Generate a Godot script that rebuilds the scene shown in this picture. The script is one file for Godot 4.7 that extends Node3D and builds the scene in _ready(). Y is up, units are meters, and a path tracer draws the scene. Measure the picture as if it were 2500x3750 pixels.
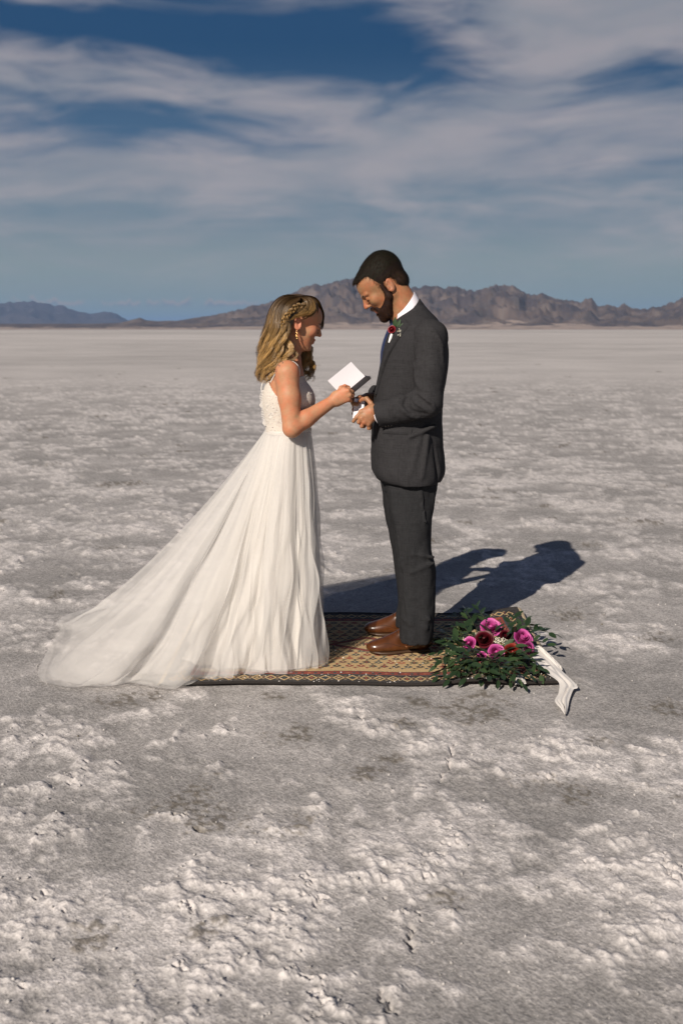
extends Node3D
# A wedding couple reading vows on a rug laid on a salt flat. Units are metres, y is up, the camera looks along -z.

const FOC := 3645.83            # focal length in pixels of the 2500 x 3750 photograph (35 mm lens on a full frame)
const TILT := 0.18122           # the camera looks down by this angle
const EYE := Vector3(0, 1.45, 0)
var ct := cos(TILT)
var sn := sin(TILT)
var rng := RandomNumberGenerator.new()

# ---------------------------------------------------------------- pixel of the photograph -> point
func ray(u: float, v: float) -> Vector3:
	var x := (u - 1250.0) / FOC
	var y := (1875.0 - v) / FOC
	return Vector3(x, y * ct - sn, -(y * sn + ct))

func pt(u: float, v: float, d: float) -> Vector3:      # at distance d in front of the camera
	var r := ray(u, v)
	return EYE + r * (d / -r.z)

func gnd(u: float, v: float, h := 0.0) -> Vector3:     # on the ground (or at height h)
	var r := ray(u, v)
	return EYE + r * ((h - EYE.y) / r.y)

func sst(a: float, b: float, x: float) -> float:
	var t := clampf((x - a) / (b - a), 0.0, 1.0)
	return t * t * (3.0 - 2.0 * t)

# ---------------------------------------------------------------- mesh builder
class MB:
	var P := PackedVector3Array()
	var N := PackedVector3Array()
	var U := PackedVector2Array()
	var C := PackedColorArray()
	var I := PackedInt32Array()

	func vert(p: Vector3, n: Vector3, uv := Vector2.ZERO, c := Color.WHITE) -> int:
		P.append(p); N.append(n); U.append(uv); C.append(c)
		return P.size() - 1

	# a w x h sheet of points, smooth normals computed from it; wrap joins the last column to the first
	func sheet(pts: PackedVector3Array, w: int, h: int, wrap := false, cols := PackedColorArray(), uvs := PackedVector2Array()) -> void:
		var b := P.size()
		for j in h:
			for i in w:
				var il := i - 1; var ir := i + 1
				if wrap:
					il = (i + w - 1) % w; ir = (i + 1) % w
				else:
					il = maxi(il, 0); ir = mini(ir, w - 1)
				var ju := maxi(j - 1, 0); var jd := mini(j + 1, h - 1)
				var n := (pts[j * w + ir] - pts[j * w + il]).cross(pts[jd * w + i] - pts[ju * w + i])
				P.append(pts[j * w + i])
				N.append(n.normalized() if n.length_squared() > 1e-18 else Vector3.UP)
				C.append(cols[j * w + i] if cols.size() else Color.WHITE)
				U.append(uvs[j * w + i] if uvs.size() else Vector2(float(i) / maxi(w - 1, 1), float(j) / maxi(h - 1, 1)))
		var cw := w if wrap else w - 1
		for j in h - 1:
			for i in cw:
				var a := b + j * w + i; var bb := b + j * w + (i + 1) % w
				var c := b + (j + 1) * w + i; var d := b + (j + 1) * w + (i + 1) % w
				I.append_array([a, c, bb, bb, c, d])

	func tube(path: PackedVector3Array, rad: PackedFloat32Array, sides: int, c := Color.WHITE, c2 := Color(-1, 0, 0)) -> void:
		var n := path.size()
		var b := P.size()
		var side := Vector3.ZERO
		for k in n:
			var t := (path[mini(k + 1, n - 1)] - path[maxi(k - 1, 0)]).normalized()
			if k == 0:
				side = t.cross(Vector3.UP if absf(t.y) < 0.9 else Vector3.RIGHT).normalized()
			else:
				side = (side - t * side.dot(t)).normalized()
			var up := side.cross(t)
			var cc := c if c2.r < 0.0 else c.lerp(c2, float(k) / (n - 1))
			for s in sides:
				var a := TAU * s / sides
				var nn := side * cos(a) + up * sin(a)
				vert(path[k] + nn * rad[k], nn, Vector2(float(s) / sides, float(k) / (n - 1)), cc)
		for k in n - 1:
			for s in sides:
				var a := b + k * sides + s; var a2 := b + k * sides + (s + 1) % sides
				I.append_array([a, a2, a + sides, a2, a2 + sides, a + sides])
		for e in [0, n - 1]:      # closed ends
			var t2 := (path[1] - path[0]) if e == 0 else (path[n - 1] - path[n - 2])
			t2 = (-t2 if e == 0 else t2).normalized()
			var m := vert(path[e] + t2 * rad[e] * 0.5, t2, Vector2.ZERO, c if e == 0 or c2.r < 0.0 else c2)
			for s in sides:
				if e == 0:
					I.append_array([m, b + (s + 1) % sides, b + s])
				else:
					I.append_array([m, b + e * sides + s, b + e * sides + (s + 1) % sides])

	# a flat hair or blade along a path, side vectors given
	func ribbon(path: PackedVector3Array, side: Vector3, w0: float, w1: float, c0: Color, c1: Color) -> void:
		var n := path.size()
		var b := P.size()
		for k in n:
			var f := float(k) / (n - 1)
			var t := (path[mini(k + 1, n - 1)] - path[maxi(k - 1, 0)]).normalized()
			var s := (side - t * side.dot(t)).normalized()
			var nn := s.cross(t)
			var w := lerpf(w0, w1, f) * 0.5
			var cc := c0.lerp(c1, f)
			vert(path[k] - s * w, (nn - s * 0.7).normalized(), Vector2(0, f), cc)
			vert(path[k] + s * w, (nn + s * 0.7).normalized(), Vector2(1, f), cc)
		for k in n - 1:
			var a := b + k * 2
			I.append_array([a, a + 2, a + 1, a + 1, a + 2, a + 3])

	func ball(c: Vector3, r: Vector3, bas := Basis.IDENTITY, nu := 10, nv := 7, col := Color.WHITE) -> void:
		var b := P.size()
		for j in nv + 1:
			var th := PI * j / nv
			for i in nu + 1:
				var ph := TAU * i / nu
				var q := Vector3(sin(th) * cos(ph), cos(th), sin(th) * sin(ph))
				vert(c + bas * (q * r), (bas * (q / r)).normalized(), Vector2(float(i) / nu, float(j) / nv), col)
		for j in nv:
			for i in nu:
				var a := b + j * (nu + 1) + i
				I.append_array([a, a + nu + 1, a + 1, a + 1, a + nu + 1, a + nu + 2])

	func mesh() -> ArrayMesh:
		var m := ArrayMesh.new()
		var a := []
		a.resize(Mesh.ARRAY_MAX)
		a[Mesh.ARRAY_VERTEX] = P; a[Mesh.ARRAY_NORMAL] = N; a[Mesh.ARRAY_TEX_UV] = U; a[Mesh.ARRAY_COLOR] = C; a[Mesh.ARRAY_INDEX] = I
		m.add_surface_from_arrays(Mesh.PRIMITIVE_TRIANGLES, a)
		return m

# ---------------------------------------------------------------- solid shapes as distance fields, meshed with surface nets
class Field:
	var o: Vector3
	var c: float
	var nx: int
	var ny: int
	var nz: int
	var v := PackedFloat32Array()

	func _init(lo: Vector3, hi: Vector3, cell: float) -> void:
		o = lo; c = cell
		nx = int((hi.x - lo.x) / cell) + 2; ny = int((hi.y - lo.y) / cell) + 2; nz = int((hi.z - lo.z) / cell) + 2
		v.resize(nx * ny * nz)
		v.fill(0.08)

	func put(i: int, d: float, k: float, sub: bool) -> void:
		var a := v[i]
		if sub:
			var e := -d
			var h := maxf(k - absf(a - e), 0.0)
			v[i] = maxf(a, e) + h * h * 0.25 / k
		else:
			var h := maxf(k - absf(a - d), 0.0)
			v[i] = minf(a, d) - h * h * 0.25 / k

	func span(lo: Vector3, hi: Vector3) -> PackedInt32Array:
		var a := (lo - o) / c; var b := (hi - o) / c
		return PackedInt32Array([clampi(int(a.x), 0, nx), clampi(int(a.y), 0, ny), clampi(int(a.z), 0, nz), clampi(int(b.x) + 2, 0, nx), clampi(int(b.y) + 2, 0, ny), clampi(int(b.z) + 2, 0, nz)])

	func caps(a: Vector3, b: Vector3, ra: float, rb: float, k := 0.01, sub := false) -> void:
		var m := maxf(ra, rb) + maxf(k, 3.0 * c)
		var mv := Vector3(m, m, m)
		var s := span(a.min(b) - mv, a.max(b) + mv)
		var ab := b - a
		var inv := 1.0 / maxf(ab.length_squared(), 1e-9)
		for z in range(s[2], s[5]):
			for y in range(s[1], s[4]):
				var i := (z * ny + y) * nx + s[0]
				for x in range(s[0], s[3]):
					var p := o + Vector3(x, y, z) * c - a
					var t := clampf(p.dot(ab) * inv, 0.0, 1.0)
					put(i, (p - ab * t).length() - lerpf(ra, rb, t), k, sub)
					i += 1

	func ell(ce: Vector3, r: Vector3, bas := Basis.IDENTITY, k := 0.01, sub := false) -> void:
		var m := maxf(r.x, maxf(r.y, r.z)) + maxf(k, 3.0 * c)
		var mv := Vector3(m, m, m)
		var s := span(ce - mv, ce + mv)
		var q := bas.inverse()
		for z in range(s[2], s[5]):
			for y in range(s[1], s[4]):
				var i := (z * ny + y) * nx + s[0]
				for x in range(s[0], s[3]):
					var p := (q * (o + Vector3(x, y, z) * c - ce)) / r
					var k0 := p.length()
					var k1 := (p / r).length()
					put(i, k0 * (k0 - 1.0) / maxf(k1, 1e-6), k, sub)
					i += 1

	# rows: [y, x middle, x half, z middle, z half, roundness], y falling or rising; a solid with superellipse sections
	func loft(rows: Array, k := 0.01) -> void:
		var r: Array = rows.duplicate()
		if r[0][0] > r[-1][0]:
			r.reverse()
		var lo := Vector3(1e9, r[0][0], 1e9); var hi := Vector3(-1e9, r[-1][0], -1e9)
		for e in r:
			lo.x = minf(lo.x, e[1] - e[2]); hi.x = maxf(hi.x, e[1] + e[2])
			lo.z = minf(lo.z, e[3] - e[4]); hi.z = maxf(hi.z, e[3] + e[4])
		var mv := Vector3.ONE * maxf(k, 3.0 * c)
		var s := span(lo - mv, hi + mv)
		for y in range(s[1], s[4]):
			var yy := o.y + y * c
			var j := 0
			while j < r.size() - 2 and yy > r[j + 1][0]:
				j += 1
			var t := clampf((yy - r[j][0]) / (r[j + 1][0] - r[j][0]), 0.0, 1.0)
			var a: Array = r[maxi(j - 1, 0)]; var b: Array = r[j]; var d: Array = r[j + 1]; var e: Array = r[mini(j + 2, r.size() - 1)]
			var xm := cubic_interpolate(b[1], d[1], a[1], e[1], t); var xh := cubic_interpolate(b[2], d[2], a[2], e[2], t)
			var zm := cubic_interpolate(b[3], d[3], a[3], e[3], t); var zh := cubic_interpolate(b[4], d[4], a[4], e[4], t)
			var n := lerpf(b[5], d[5], t)
			var m := minf(xh, zh)
			var over := maxf(r[0][0] - yy, yy - r[-1][0])
			for z in range(s[2], s[5]):
				var qz := pow(absf((o.z + z * c - zm) / zh), n)
				var i := (z * ny + y) * nx + s[0]
				for x in range(s[0], s[3]):
					var q := pow(pow(absf((o.x + x * c - xm) / xh), n) + qz, 1.0 / n)
					put(i, maxf((q - 1.0) * m, over), k, false)
					i += 1

	# cut away where f(p) > 0
	func cut(f: Callable) -> void:
		for z in nz:
			for y in ny:
				var i := (z * ny + y) * nx
				for x in nx:
					if v[i] < 0.03:
						v[i] = maxf(v[i], f.call(o + Vector3(x, y, z) * c))
					i += 1

	func bend(f: Callable, reach := 0.03) -> void:      # adds f(p) to the distance near the surface
		for z in nz:
			for y in ny:
				var i := (z * ny + y) * nx
				for x in nx:
					if absf(v[i]) < reach:
						v[i] += f.call(o + Vector3(x, y, z) * c)
					i += 1

	func at(p: Vector3) -> float:
		var q := (p - o) / c
		var x := clampi(int(q.x), 0, nx - 2); var y := clampi(int(q.y), 0, ny - 2); var z := clampi(int(q.z), 0, nz - 2)
		var f := q - Vector3(x, y, z)
		var i := (z * ny + y) * nx + x
		var j := i + nx * ny
		var a := lerpf(lerpf(v[i], v[i + 1], f.x), lerpf(v[i + nx], v[i + nx + 1], f.x), f.y)
		var b := lerpf(lerpf(v[j], v[j + 1], f.x), lerpf(v[j + nx], v[j + nx + 1], f.x), f.y)
		return lerpf(a, b, f.z)

	func grad(p: Vector3) -> Vector3:
		var h := c
		return Vector3(at(p + Vector3(h, 0, 0)) - at(p - Vector3(h, 0, 0)), at(p + Vector3(0, h, 0)) - at(p - Vector3(0, h, 0)), at(p + Vector3(0, 0, h)) - at(p - Vector3(0, 0, h))).normalized()

	# the first surface met from a along the way to b (b if none)
	func hit(a: Vector3, b: Vector3) -> Vector3:
		var n := int((b - a).length() / (c * 0.5)) + 1
		var last := at(a)
		for k in range(1, n + 1):
			var p := a.lerp(b, float(k) / n)
			var d := at(p)
			if d < 0.0 and last >= 0.0:
				return a.lerp(b, (k - 1 + last / (last - d)) / n)
			last = d
		return b

	func net(mb: MB, color = null, keep = null) -> void:
		var id := PackedInt32Array()
		id.resize(v.size())
		id.fill(-1)
		var base := mb.P.size()
		var P := PackedVector3Array()
		var offs := PackedInt32Array([0, 1, nx, nx + 1, nx * ny, nx * ny + 1, nx * ny + nx, nx * ny + nx + 1])
		var far := 4.0 * c
		for z in nz - 1:
			for y in ny - 1:
				var i := (z * ny + y) * nx - 1
				for x in nx - 1:
					i += 1
					var v0 := v[i]
					if v0 > far or v0 < -far:
						continue
					var mask := 0
					for q in 8:
						if v[i + offs[q]] < 0.0:
							mask |= 1 << q
					if mask == 0 or mask == 255:
						continue
					var acc := Vector3.ZERO
					var cnt := 0
					for q in 8:
						for ax in 3:
							var q2: int = q | (1 << ax)
							if q2 == q or ((mask >> q) & 1) == ((mask >> q2) & 1):
								continue
							var a := v[i + offs[q]]; var b := v[i + offs[q2]]
							var t := a / (a - b)
							var e := Vector3(q & 1, (q >> 1) & 1, (q >> 2) & 1)
							e[ax] = t
							acc += e
							cnt += 1
					var p := o + (Vector3(x, y, z) + acc / cnt) * c
					if keep != null and not keep.call(p):
						continue
					id[i] = P.size()
					P.append(p)
		var I := PackedInt32Array()
		var st := [1, nx, nx * ny]
		for z in range(1, nz - 1):
			for y in range(1, ny - 1):
				var i := (z * ny + y) * nx
				for x in range(1, nx - 1):
					i += 1
					if id[i] < 0:
						continue
					var inside := v[i] < 0.0
					for ax in 3:
						if (v[i + st[ax]] < 0.0) == inside:
							continue
						var s1: int = st[(ax + 1) % 3]; var s2: int = st[(ax + 2) % 3]
						var a := id[i]; var b := id[i - s1]; var d := id[i - s2]; var e := id[i - s1 - s2]
						if b < 0 or d < 0 or e < 0:
							continue
						if inside:
							I.append_array([a, e, b, a, d, e])
						else:
							I.append_array([a, b, e, a, e, d])
		var N := PackedVector3Array()
		N.resize(P.size())
		for k in range(0, I.size(), 3):
			var fn := (P[I[k + 2]] - P[I[k]]).cross(P[I[k + 1]] - P[I[k]])
			N[I[k]] += fn; N[I[k + 1]] += fn; N[I[k + 2]] += fn
		for k in P.size():
			var n := N[k].normalized()
			mb.vert(P[k], n, Vector2(P[k].x, P[k].y), color.call(P[k], n) if color != null else Color.WHITE)
		for k in I.size():
			mb.I.append(I[k] + base)

# ---------------------------------------------------------------- things, parts, materials
func tag(n: Node, label: String, category: String, group := "") -> void:
	n.set_meta("label", label)
	n.set_meta("category", category)
	if group:
		n.set_meta("group", group)

func thing(called: String, at: Vector3, label: String, category: String) -> Node3D:
	var n := Node3D.new()
	n.name = called
	n.position = at
	add_child(n, true)
	tag(n, label, category)
	return n

# a mesh given in world coordinates, hung under a thing or a part
func part(parent: Node3D, called: String, m: Mesh, mat: Material, label := "") -> MeshInstance3D:
	var n := MeshInstance3D.new()
	n.name = called
	n.mesh = m
	n.material_override = mat
	parent.add_child(n, true)
	if parent != self:
		n.position = -where(parent)
	if label:
		n.set_meta("label", label)
	return n

func where(n: Node) -> Vector3:
	var p := Vector3.ZERO
	while n is Node3D and n != self:
		p += n.position
		n = n.get_parent()
	return p

func structure(called: String, m: Mesh, mat: Material) -> MeshInstance3D:
	var n := part(self, called, m, mat)
	n.set_meta("kind", "structure")
	return n

func mat(c: Color, rough := 0.8, tinted := false) -> StandardMaterial3D:      # c in linear values
	var m := StandardMaterial3D.new()
	m.albedo_color = c.linear_to_srgb()
	m.roughness = rough
	m.vertex_color_use_as_albedo = tinted
	m.cull_mode = BaseMaterial3D.CULL_DISABLED
	return m

func noise(sd: int, freq: float, oct := 3, kind := FastNoiseLite.TYPE_SIMPLEX_SMOOTH) -> FastNoiseLite:
	var n := FastNoiseLite.new()
	n.seed = sd
	n.noise_type = kind
	n.frequency = freq
	n.fractal_octaves = oct
	n.fractal_type = FastNoiseLite.FRACTAL_FBM if oct > 1 else FastNoiseLite.FRACTAL_NONE
	return n

# random grain that repeats without a seam: weights of ever coarser layers, values between lo and hi
func grain_tex(size: int, sd: int, weights: Array, lo: float, hi: float) -> ImageTexture:
	var r := RandomNumberGenerator.new()
	r.seed = sd
	var acc := PackedFloat32Array()
	acc.resize(size * size)
	var total := 0.0
	for k in weights.size():
		var s := size >> k
		var d := PackedByteArray()
		d.resize(s * s)
		for i in s * s:
			d[i] = r.randi() & 255
		var im := Image.create_from_data(s, s, false, Image.FORMAT_L8, d)
		if k:
			im.resize(size, size, Image.INTERPOLATE_CUBIC)
		var e := im.get_data()
		var w: float = weights[k] / 255.0
		for i in size * size:
			acc[i] += e[i] * w
		total += weights[k]
	var out := PackedByteArray()
	out.resize(size * size)
	for i in size * size:
		var t := clampf((acc[i] / total - 0.5) * 1.7 + 0.5, 0.0, 1.0)
		out[i] = int(255.0 * lerpf(lo, hi, t))
	return ImageTexture.create_from_image(Image.create_from_data(size, size, false, Image.FORMAT_L8, out))

# ================================================================ camera, sky, sun
var cloud_a: FastNoiseLite
var cloud_b: FastNoiseLite
var cloud_c: FastNoiseLite
# soft masses of cirrus (u, v of the middle, half sizes, strength) and clearings (negative), in 1568-wide picture units round the view
const PUFFS := [[1290, 110, 240, 110, 0.62], [1480, 40, 200, 120, 0.5], [1180, 40, 190, 60, 0.35], [1120, 200, 130, 60, 0.3],
	[120, 15, 190, 40, 0.4], [640, -10, 160, 34, 0.25], [150, 150, 300, 40, 0.42], [330, 205, 330, 34, 0.36], [780, 245, 200, 60, 0.42], [960, 290, 300, 60, 0.28],
	[200, 390, 420, 60, 0.46], [640, 410, 420, 60, 0.36], [1250, 350, 420, 80, 0.46], [1500, 290, 200, 60, 0.3], [900, 340, 200, 40, 0.25],
	[520, 85, 420, 80, -0.70], [880, 145, 240, 80, -0.62], [60, 75, 150, 24, -0.25], [420, 285, 300, 40, -0.48], [650, 325, 140, 22, -0.25], [1440, 190, 170, 66, -0.6], [1060, 190, 90, 36, -0.3],
	[140, 488, 260, 26, -0.55], [980, 450, 260, 30, -0.3], [500, 150, 200, 16, 0.2]]

const AIR := [[0.0, Color(0.222, 0.290, 0.300)], [3.2, Color(0.240, 0.300, 0.312)], [6.5, Color(0.165, 0.232, 0.288)], [10.0, Color(0.062, 0.128, 0.225)], [15.0, Color(0.020, 0.070, 0.160)], [30.0, Color(0.006, 0.036, 0.112)], [60.0, Color(0.003, 0.020, 0.074)], [90.0, Color(0.003, 0.018, 0.066)]]

func sky_at(az: float, el: float) -> Color:      # radians; az 0 is ahead
	var u := 784.0 + 2285.0 * tan(clampf(az, -1.2, 1.2)) + (az - clampf(az, -1.2, 1.2)) * 3500.0
	var v := 1176.0 - 2285.0 * tan(minf(el + TILT, 1.25))
	var deg := rad_to_deg(el)
	# clear air: pale and a little green at the horizon, deep blue above
	var c := Color(0.200, 0.268, 0.285)
	for k in AIR.size() - 1:
		if deg >= AIR[k][0]:
			var w := sst(AIR[k][0], AIR[k + 1][0], deg)
			c = (AIR[k][1] as Color).lerp(AIR[k + 1][1], w)
	# high thin cloud
	var x := u * 0.001; var y := v * 0.001
	var wx := cloud_c.get_noise_2d(x * 1.3, y * 2.6) * 0.09
	var wy := cloud_c.get_noise_2d(x * 1.3 + 31.0, y * 2.6 + 7.0) * 0.028
	var n := cloud_a.get_noise_2d((x + wx) * 1.0, (y + wy + x * 0.04) * 4.6)
	var n2 := cloud_b.get_noise_2d((x + wx * 1.5) * 2.2, (y + wy) * 8.0)
	var inside := sst(2300.0, 1300.0, absf(u - 784.0)) * sst(-700.0, -150.0, v)
	var n3 := cloud_b.get_noise_2d((x + wx * 2.0) * 5.0 + y * 3.0, (y + wy * 1.5) * 26.0 + 50.0)
	var d := 0.42
	if inside > 0.0:
		for p in PUFFS:
			var dx: float = (u + wx * 400.0 - p[0]) / p[2]; var dy: float = (v + wy * 700.0 - p[1]) / p[3]
			var q := dx * dx + dy * dy
			if q < 6.0:
				d += inside * p[4] * 0.92 * exp(-q * 0.8)
	d += n * 0.42
	d += (n2 * 0.36 + n3 * 0.34) * sst(-0.35, 0.35, d) * sst(1.15, 0.6, d)
	d *= sst(0.2, 7.0, deg) * lerpf(1.0, 0.25, sst(19.0, 50.0, deg))
	d = 0.86 * clampf(0.6 * d + 0.4 * sst(-0.05, 1.0, d), 0.0, 1.0)
	var cl := Color(0.385, 0.362, 0.385).lerp(Color(0.30, 0.31, 0.345), clampf(0.5 - n2 * 1.2, 0.0, 1.0))
	c = c.lerp(cl, d)
	# a row of small heaps low over the far range
	if deg < 2.4 and u < 640.0 and u > 20.0:
		var top := 697.0 - 14.0 * maxf(0.0, cloud_b.get_noise_2d(u * 0.022, 3.0) + 0.25) - 9.0 * maxf(0.0, cloud_b.get_noise_2d(u * 0.06, 9.0))
		var h := sst(top - 2.0, top + 3.0, v) * sst(708.0, 699.0, v) * sst(0.02, 0.25, cloud_b.get_noise_2d(u * 0.009, 40.0) + 0.22) * sst(20.0, 90.0, u) * sst(640.0, 540.0, u)
		c = c.lerp(Color(0.40, 0.33, 0.31).lerp(Color(0.20, 0.24, 0.28), sst(top + 2.0, top + 10.0, v)), h * 0.9)
	return c

func put_sky(im: Image, az0: float, el_top: float, step: float) -> void:
	for j in im.get_height():
		var el := el_top - (j + 0.5) * step
		for i in im.get_width():
			var c := sky_at(az0 + (i + 0.5) * step, maxf(el, 0.002)).linear_to_srgb()
			im.set_pixel(i, j, c)

func build_air() -> void:
	var cam := Camera3D.new()
	cam.name = "camera"
	cam.fov = rad_to_deg(2.0 * atan(1875.0 / FOC))
	cam.position = EYE
	cam.rotation = Vector3(-TILT, 0, 0)
	cam.near = 0.05
	cam.far = 120000.0
	var lens := CameraAttributesPhysical.new()
	lens.frustum_focal_length = 12.0 * FOC / 1875.0       # on this engine's 24 mm high sensor
	lens.frustum_focus_distance = 4.45
	lens.exposure_aperture = 2.8
	lens.frustum_near = 0.05
	lens.frustum_far = 120000.0
	cam.attributes = lens
	add_child(cam)
	cam.current = true

	cloud_a = noise(11, 1.0, 5)
	cloud_b = noise(23, 1.0, 4)
	cloud_c = noise(37, 1.0, 3)
	var full := Image.create(512, 256, false, Image.FORMAT_RGB8)
	full.fill(Color(0.45, 0.45, 0.46))
	var dome := Image.create(512, 130, false, Image.FORMAT_RGB8)
	put_sky(dome, -PI, PI / 2, TAU / 512)
	full.blit_rect(dome, Rect2i(0, 0, 512, 130), Vector2i.ZERO)
	full.resize(4096, 2048, Image.INTERPOLATE_CUBIC)
	var front := Image.create(940, 260, false, Image.FORMAT_RGB8)
	put_sky(front, -470.0 * TAU / 4096, (256.0) * TAU / 4096, TAU / 4096)
	full.blit_rect(front, Rect2i(0, 0, 940, 260), Vector2i(2048 - 470, 1024 - 256))
	var turned := Image.create(4096, 2048, false, Image.FORMAT_RGB8)      # a panorama begins straight ahead
	turned.blit_rect(full, Rect2i(2048, 0, 2048, 2048), Vector2i.ZERO)
	turned.blit_rect(full, Rect2i(0, 0, 2048, 2048), Vector2i(2048, 0))
	var pano := PanoramaSkyMaterial.new()
	pano.energy_multiplier = 0.86
	pano.panorama = ImageTexture.create_from_image(turned)
	var sky := Sky.new()
	sky.sky_material = pano
	var env := Environment.new()
	env.background_mode = Environment.BG_SKY
	env.sky = sky
	env.tonemap_mode = Environment.TONE_MAPPER_LINEAR
	env.tonemap_exposure = 1.15
	env.fog_enabled = true
	env.fog_density = 0.000015
	env.fog_light_color = Color(0.62, 0.78, 1.0)
	env.sdfgi_enabled = true
	env.ssao_enabled = true
	env.ssil_enabled = true
	var we := WorldEnvironment.new()
	we.name = "air"
	we.environment = env
	add_child(we)

	var sun := DirectionalLight3D.new()
	sun.name = "sun"
	sun.light_energy = 1.6
	sun.light_angular_distance = 0.5
	sun.light_color = Color(1.0, 0.957, 0.905)
	sun.shadow_enabled = true
	add_child(sun)
	sun.look_at_from_position(Vector3(-1.36, 1.78, 2.39), Vector3.ZERO)

# ================================================================ the salt flat
const RUG := Rect2(-0.74, -4.955, 1.645, 1.025)      # x, z of the rug's corner and its size
var g_cell: FastNoiseLite
var g_cell2: FastNoiseLite
var g_warp: FastNoiseLite
var g_mid: FastNoiseLite
var g_fine: FastNoiseLite
var g_big: FastNoiseLite
var g_dirt: FastNoiseLite
var g_crack: FastNoiseLite
var g_clod: FastNoiseLite
var g_film: FastNoiseLite
var cracks := []
var soil := []      # x, z, radius of patches where brown mud shows through the salt

# [height, how much white crust, how much dirt, pit]
func salt(x: float, z: float, px: float) -> Array:
	var wx := g_warp.get_noise_2d(x, z); var wz := g_warp.get_noise_2d(x + 40.0, z - 17.0)
	var mid := g_mid.get_noise_2d(x, z)
	var X := x + wx * 0.42; var Z := z + wz * 0.42
	var e1 := g_cell.get_noise_2d(X, Z) + 1.0          # 0 on the borders of the plates
	var e2 := g_cell2.get_noise_2d(X + wz * 0.3, Z - wx * 0.3) + 1.0
	var big := g_big.get_noise_2d(x, z)
	var lump := 0.0
	if px < 0.06:
		lump = g_fine.get_noise_2d(x, z)
	var w := 0.085 + big * 0.12 + mid * 0.12
	var clod := g_clod.get_noise_2d(x, z)
	var crust := sst(w + 0.16, w - 0.07, e1 - lump * 0.06 - clod * 0.14)
	var c2 := sst(0.20, 0.02, e2 - lump * 0.08 - clod * 0.12) * sst(-0.05, 0.30, mid + big * 0.6)
	crust = maxf(crust, c2 * 0.8)
	crust = clampf(crust + sst(0.12, 0.5, big + mid * 0.5) * 0.35, 0.0, 1.0)
	# mostly a film of white salt; real lumps only along some borders
	var heap := crust * sst(0.22, 0.65, mid + clod * 0.5 + big * 0.4)
	var film := g_film.get_noise_2d(X, Z)
	var h := crust * (0.0042 + lump * 0.0016 + clod * 0.0024) + heap * (0.005 + clod * 0.005 + lump * 0.0046) + mid * 0.005 + clod * 0.0012 + big * 0.014
	crust = clampf(crust * (0.55 + clod * 0.5 + lump * 0.22) + film * 0.50 + (mid + clod) * 0.10 + lump * 0.10 + 0.17, 0.0, 1.0)
	var pit := 0.0
	if px < 0.05:
		var k := g_crack.get_noise_2d(x, z)
		pit = sst(0.42, 0.50, k * 0.72 + lump * 0.42 - 0.12 + heap * 0.22) * sst(0.0, 0.2, mid * 0.6 + heap)
		h -= pit * 0.013
		h += absf(lump) * 0.0016
	if px < 0.05:
		var here := Vector2(x, z)
		for e in cracks:
			if here.distance_squared_to(e[1]) < e[2] * e[2]:
				for k in e[0].size() - 1:
					var near := Geometry2D.get_closest_point_to_segment(here, e[0][k], e[0][k + 1])
					var dd := here.distance_to(near)
					h -= 0.010 * sst(0.008, 0.002, dd + lump * 0.005)
	var dirt := sst(0.56, 0.74, g_dirt.get_noise_2d(x, z) + mid * 0.22 + (lump * 0.25))
	for e in soil:
		var q := Vector2((x - e[0]) / e[2], (z - e[1]) / e[2])
		if q.length_squared() < 4.0:
			dirt = maxf(dirt, sst(1.1, 0.1, q.length() - clod * 0.9 - lump * 0.9))
	dirt *= sst(-0.30, 0.15, lump + clod * 0.4)
	return [h, crust, dirt, pit]

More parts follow.
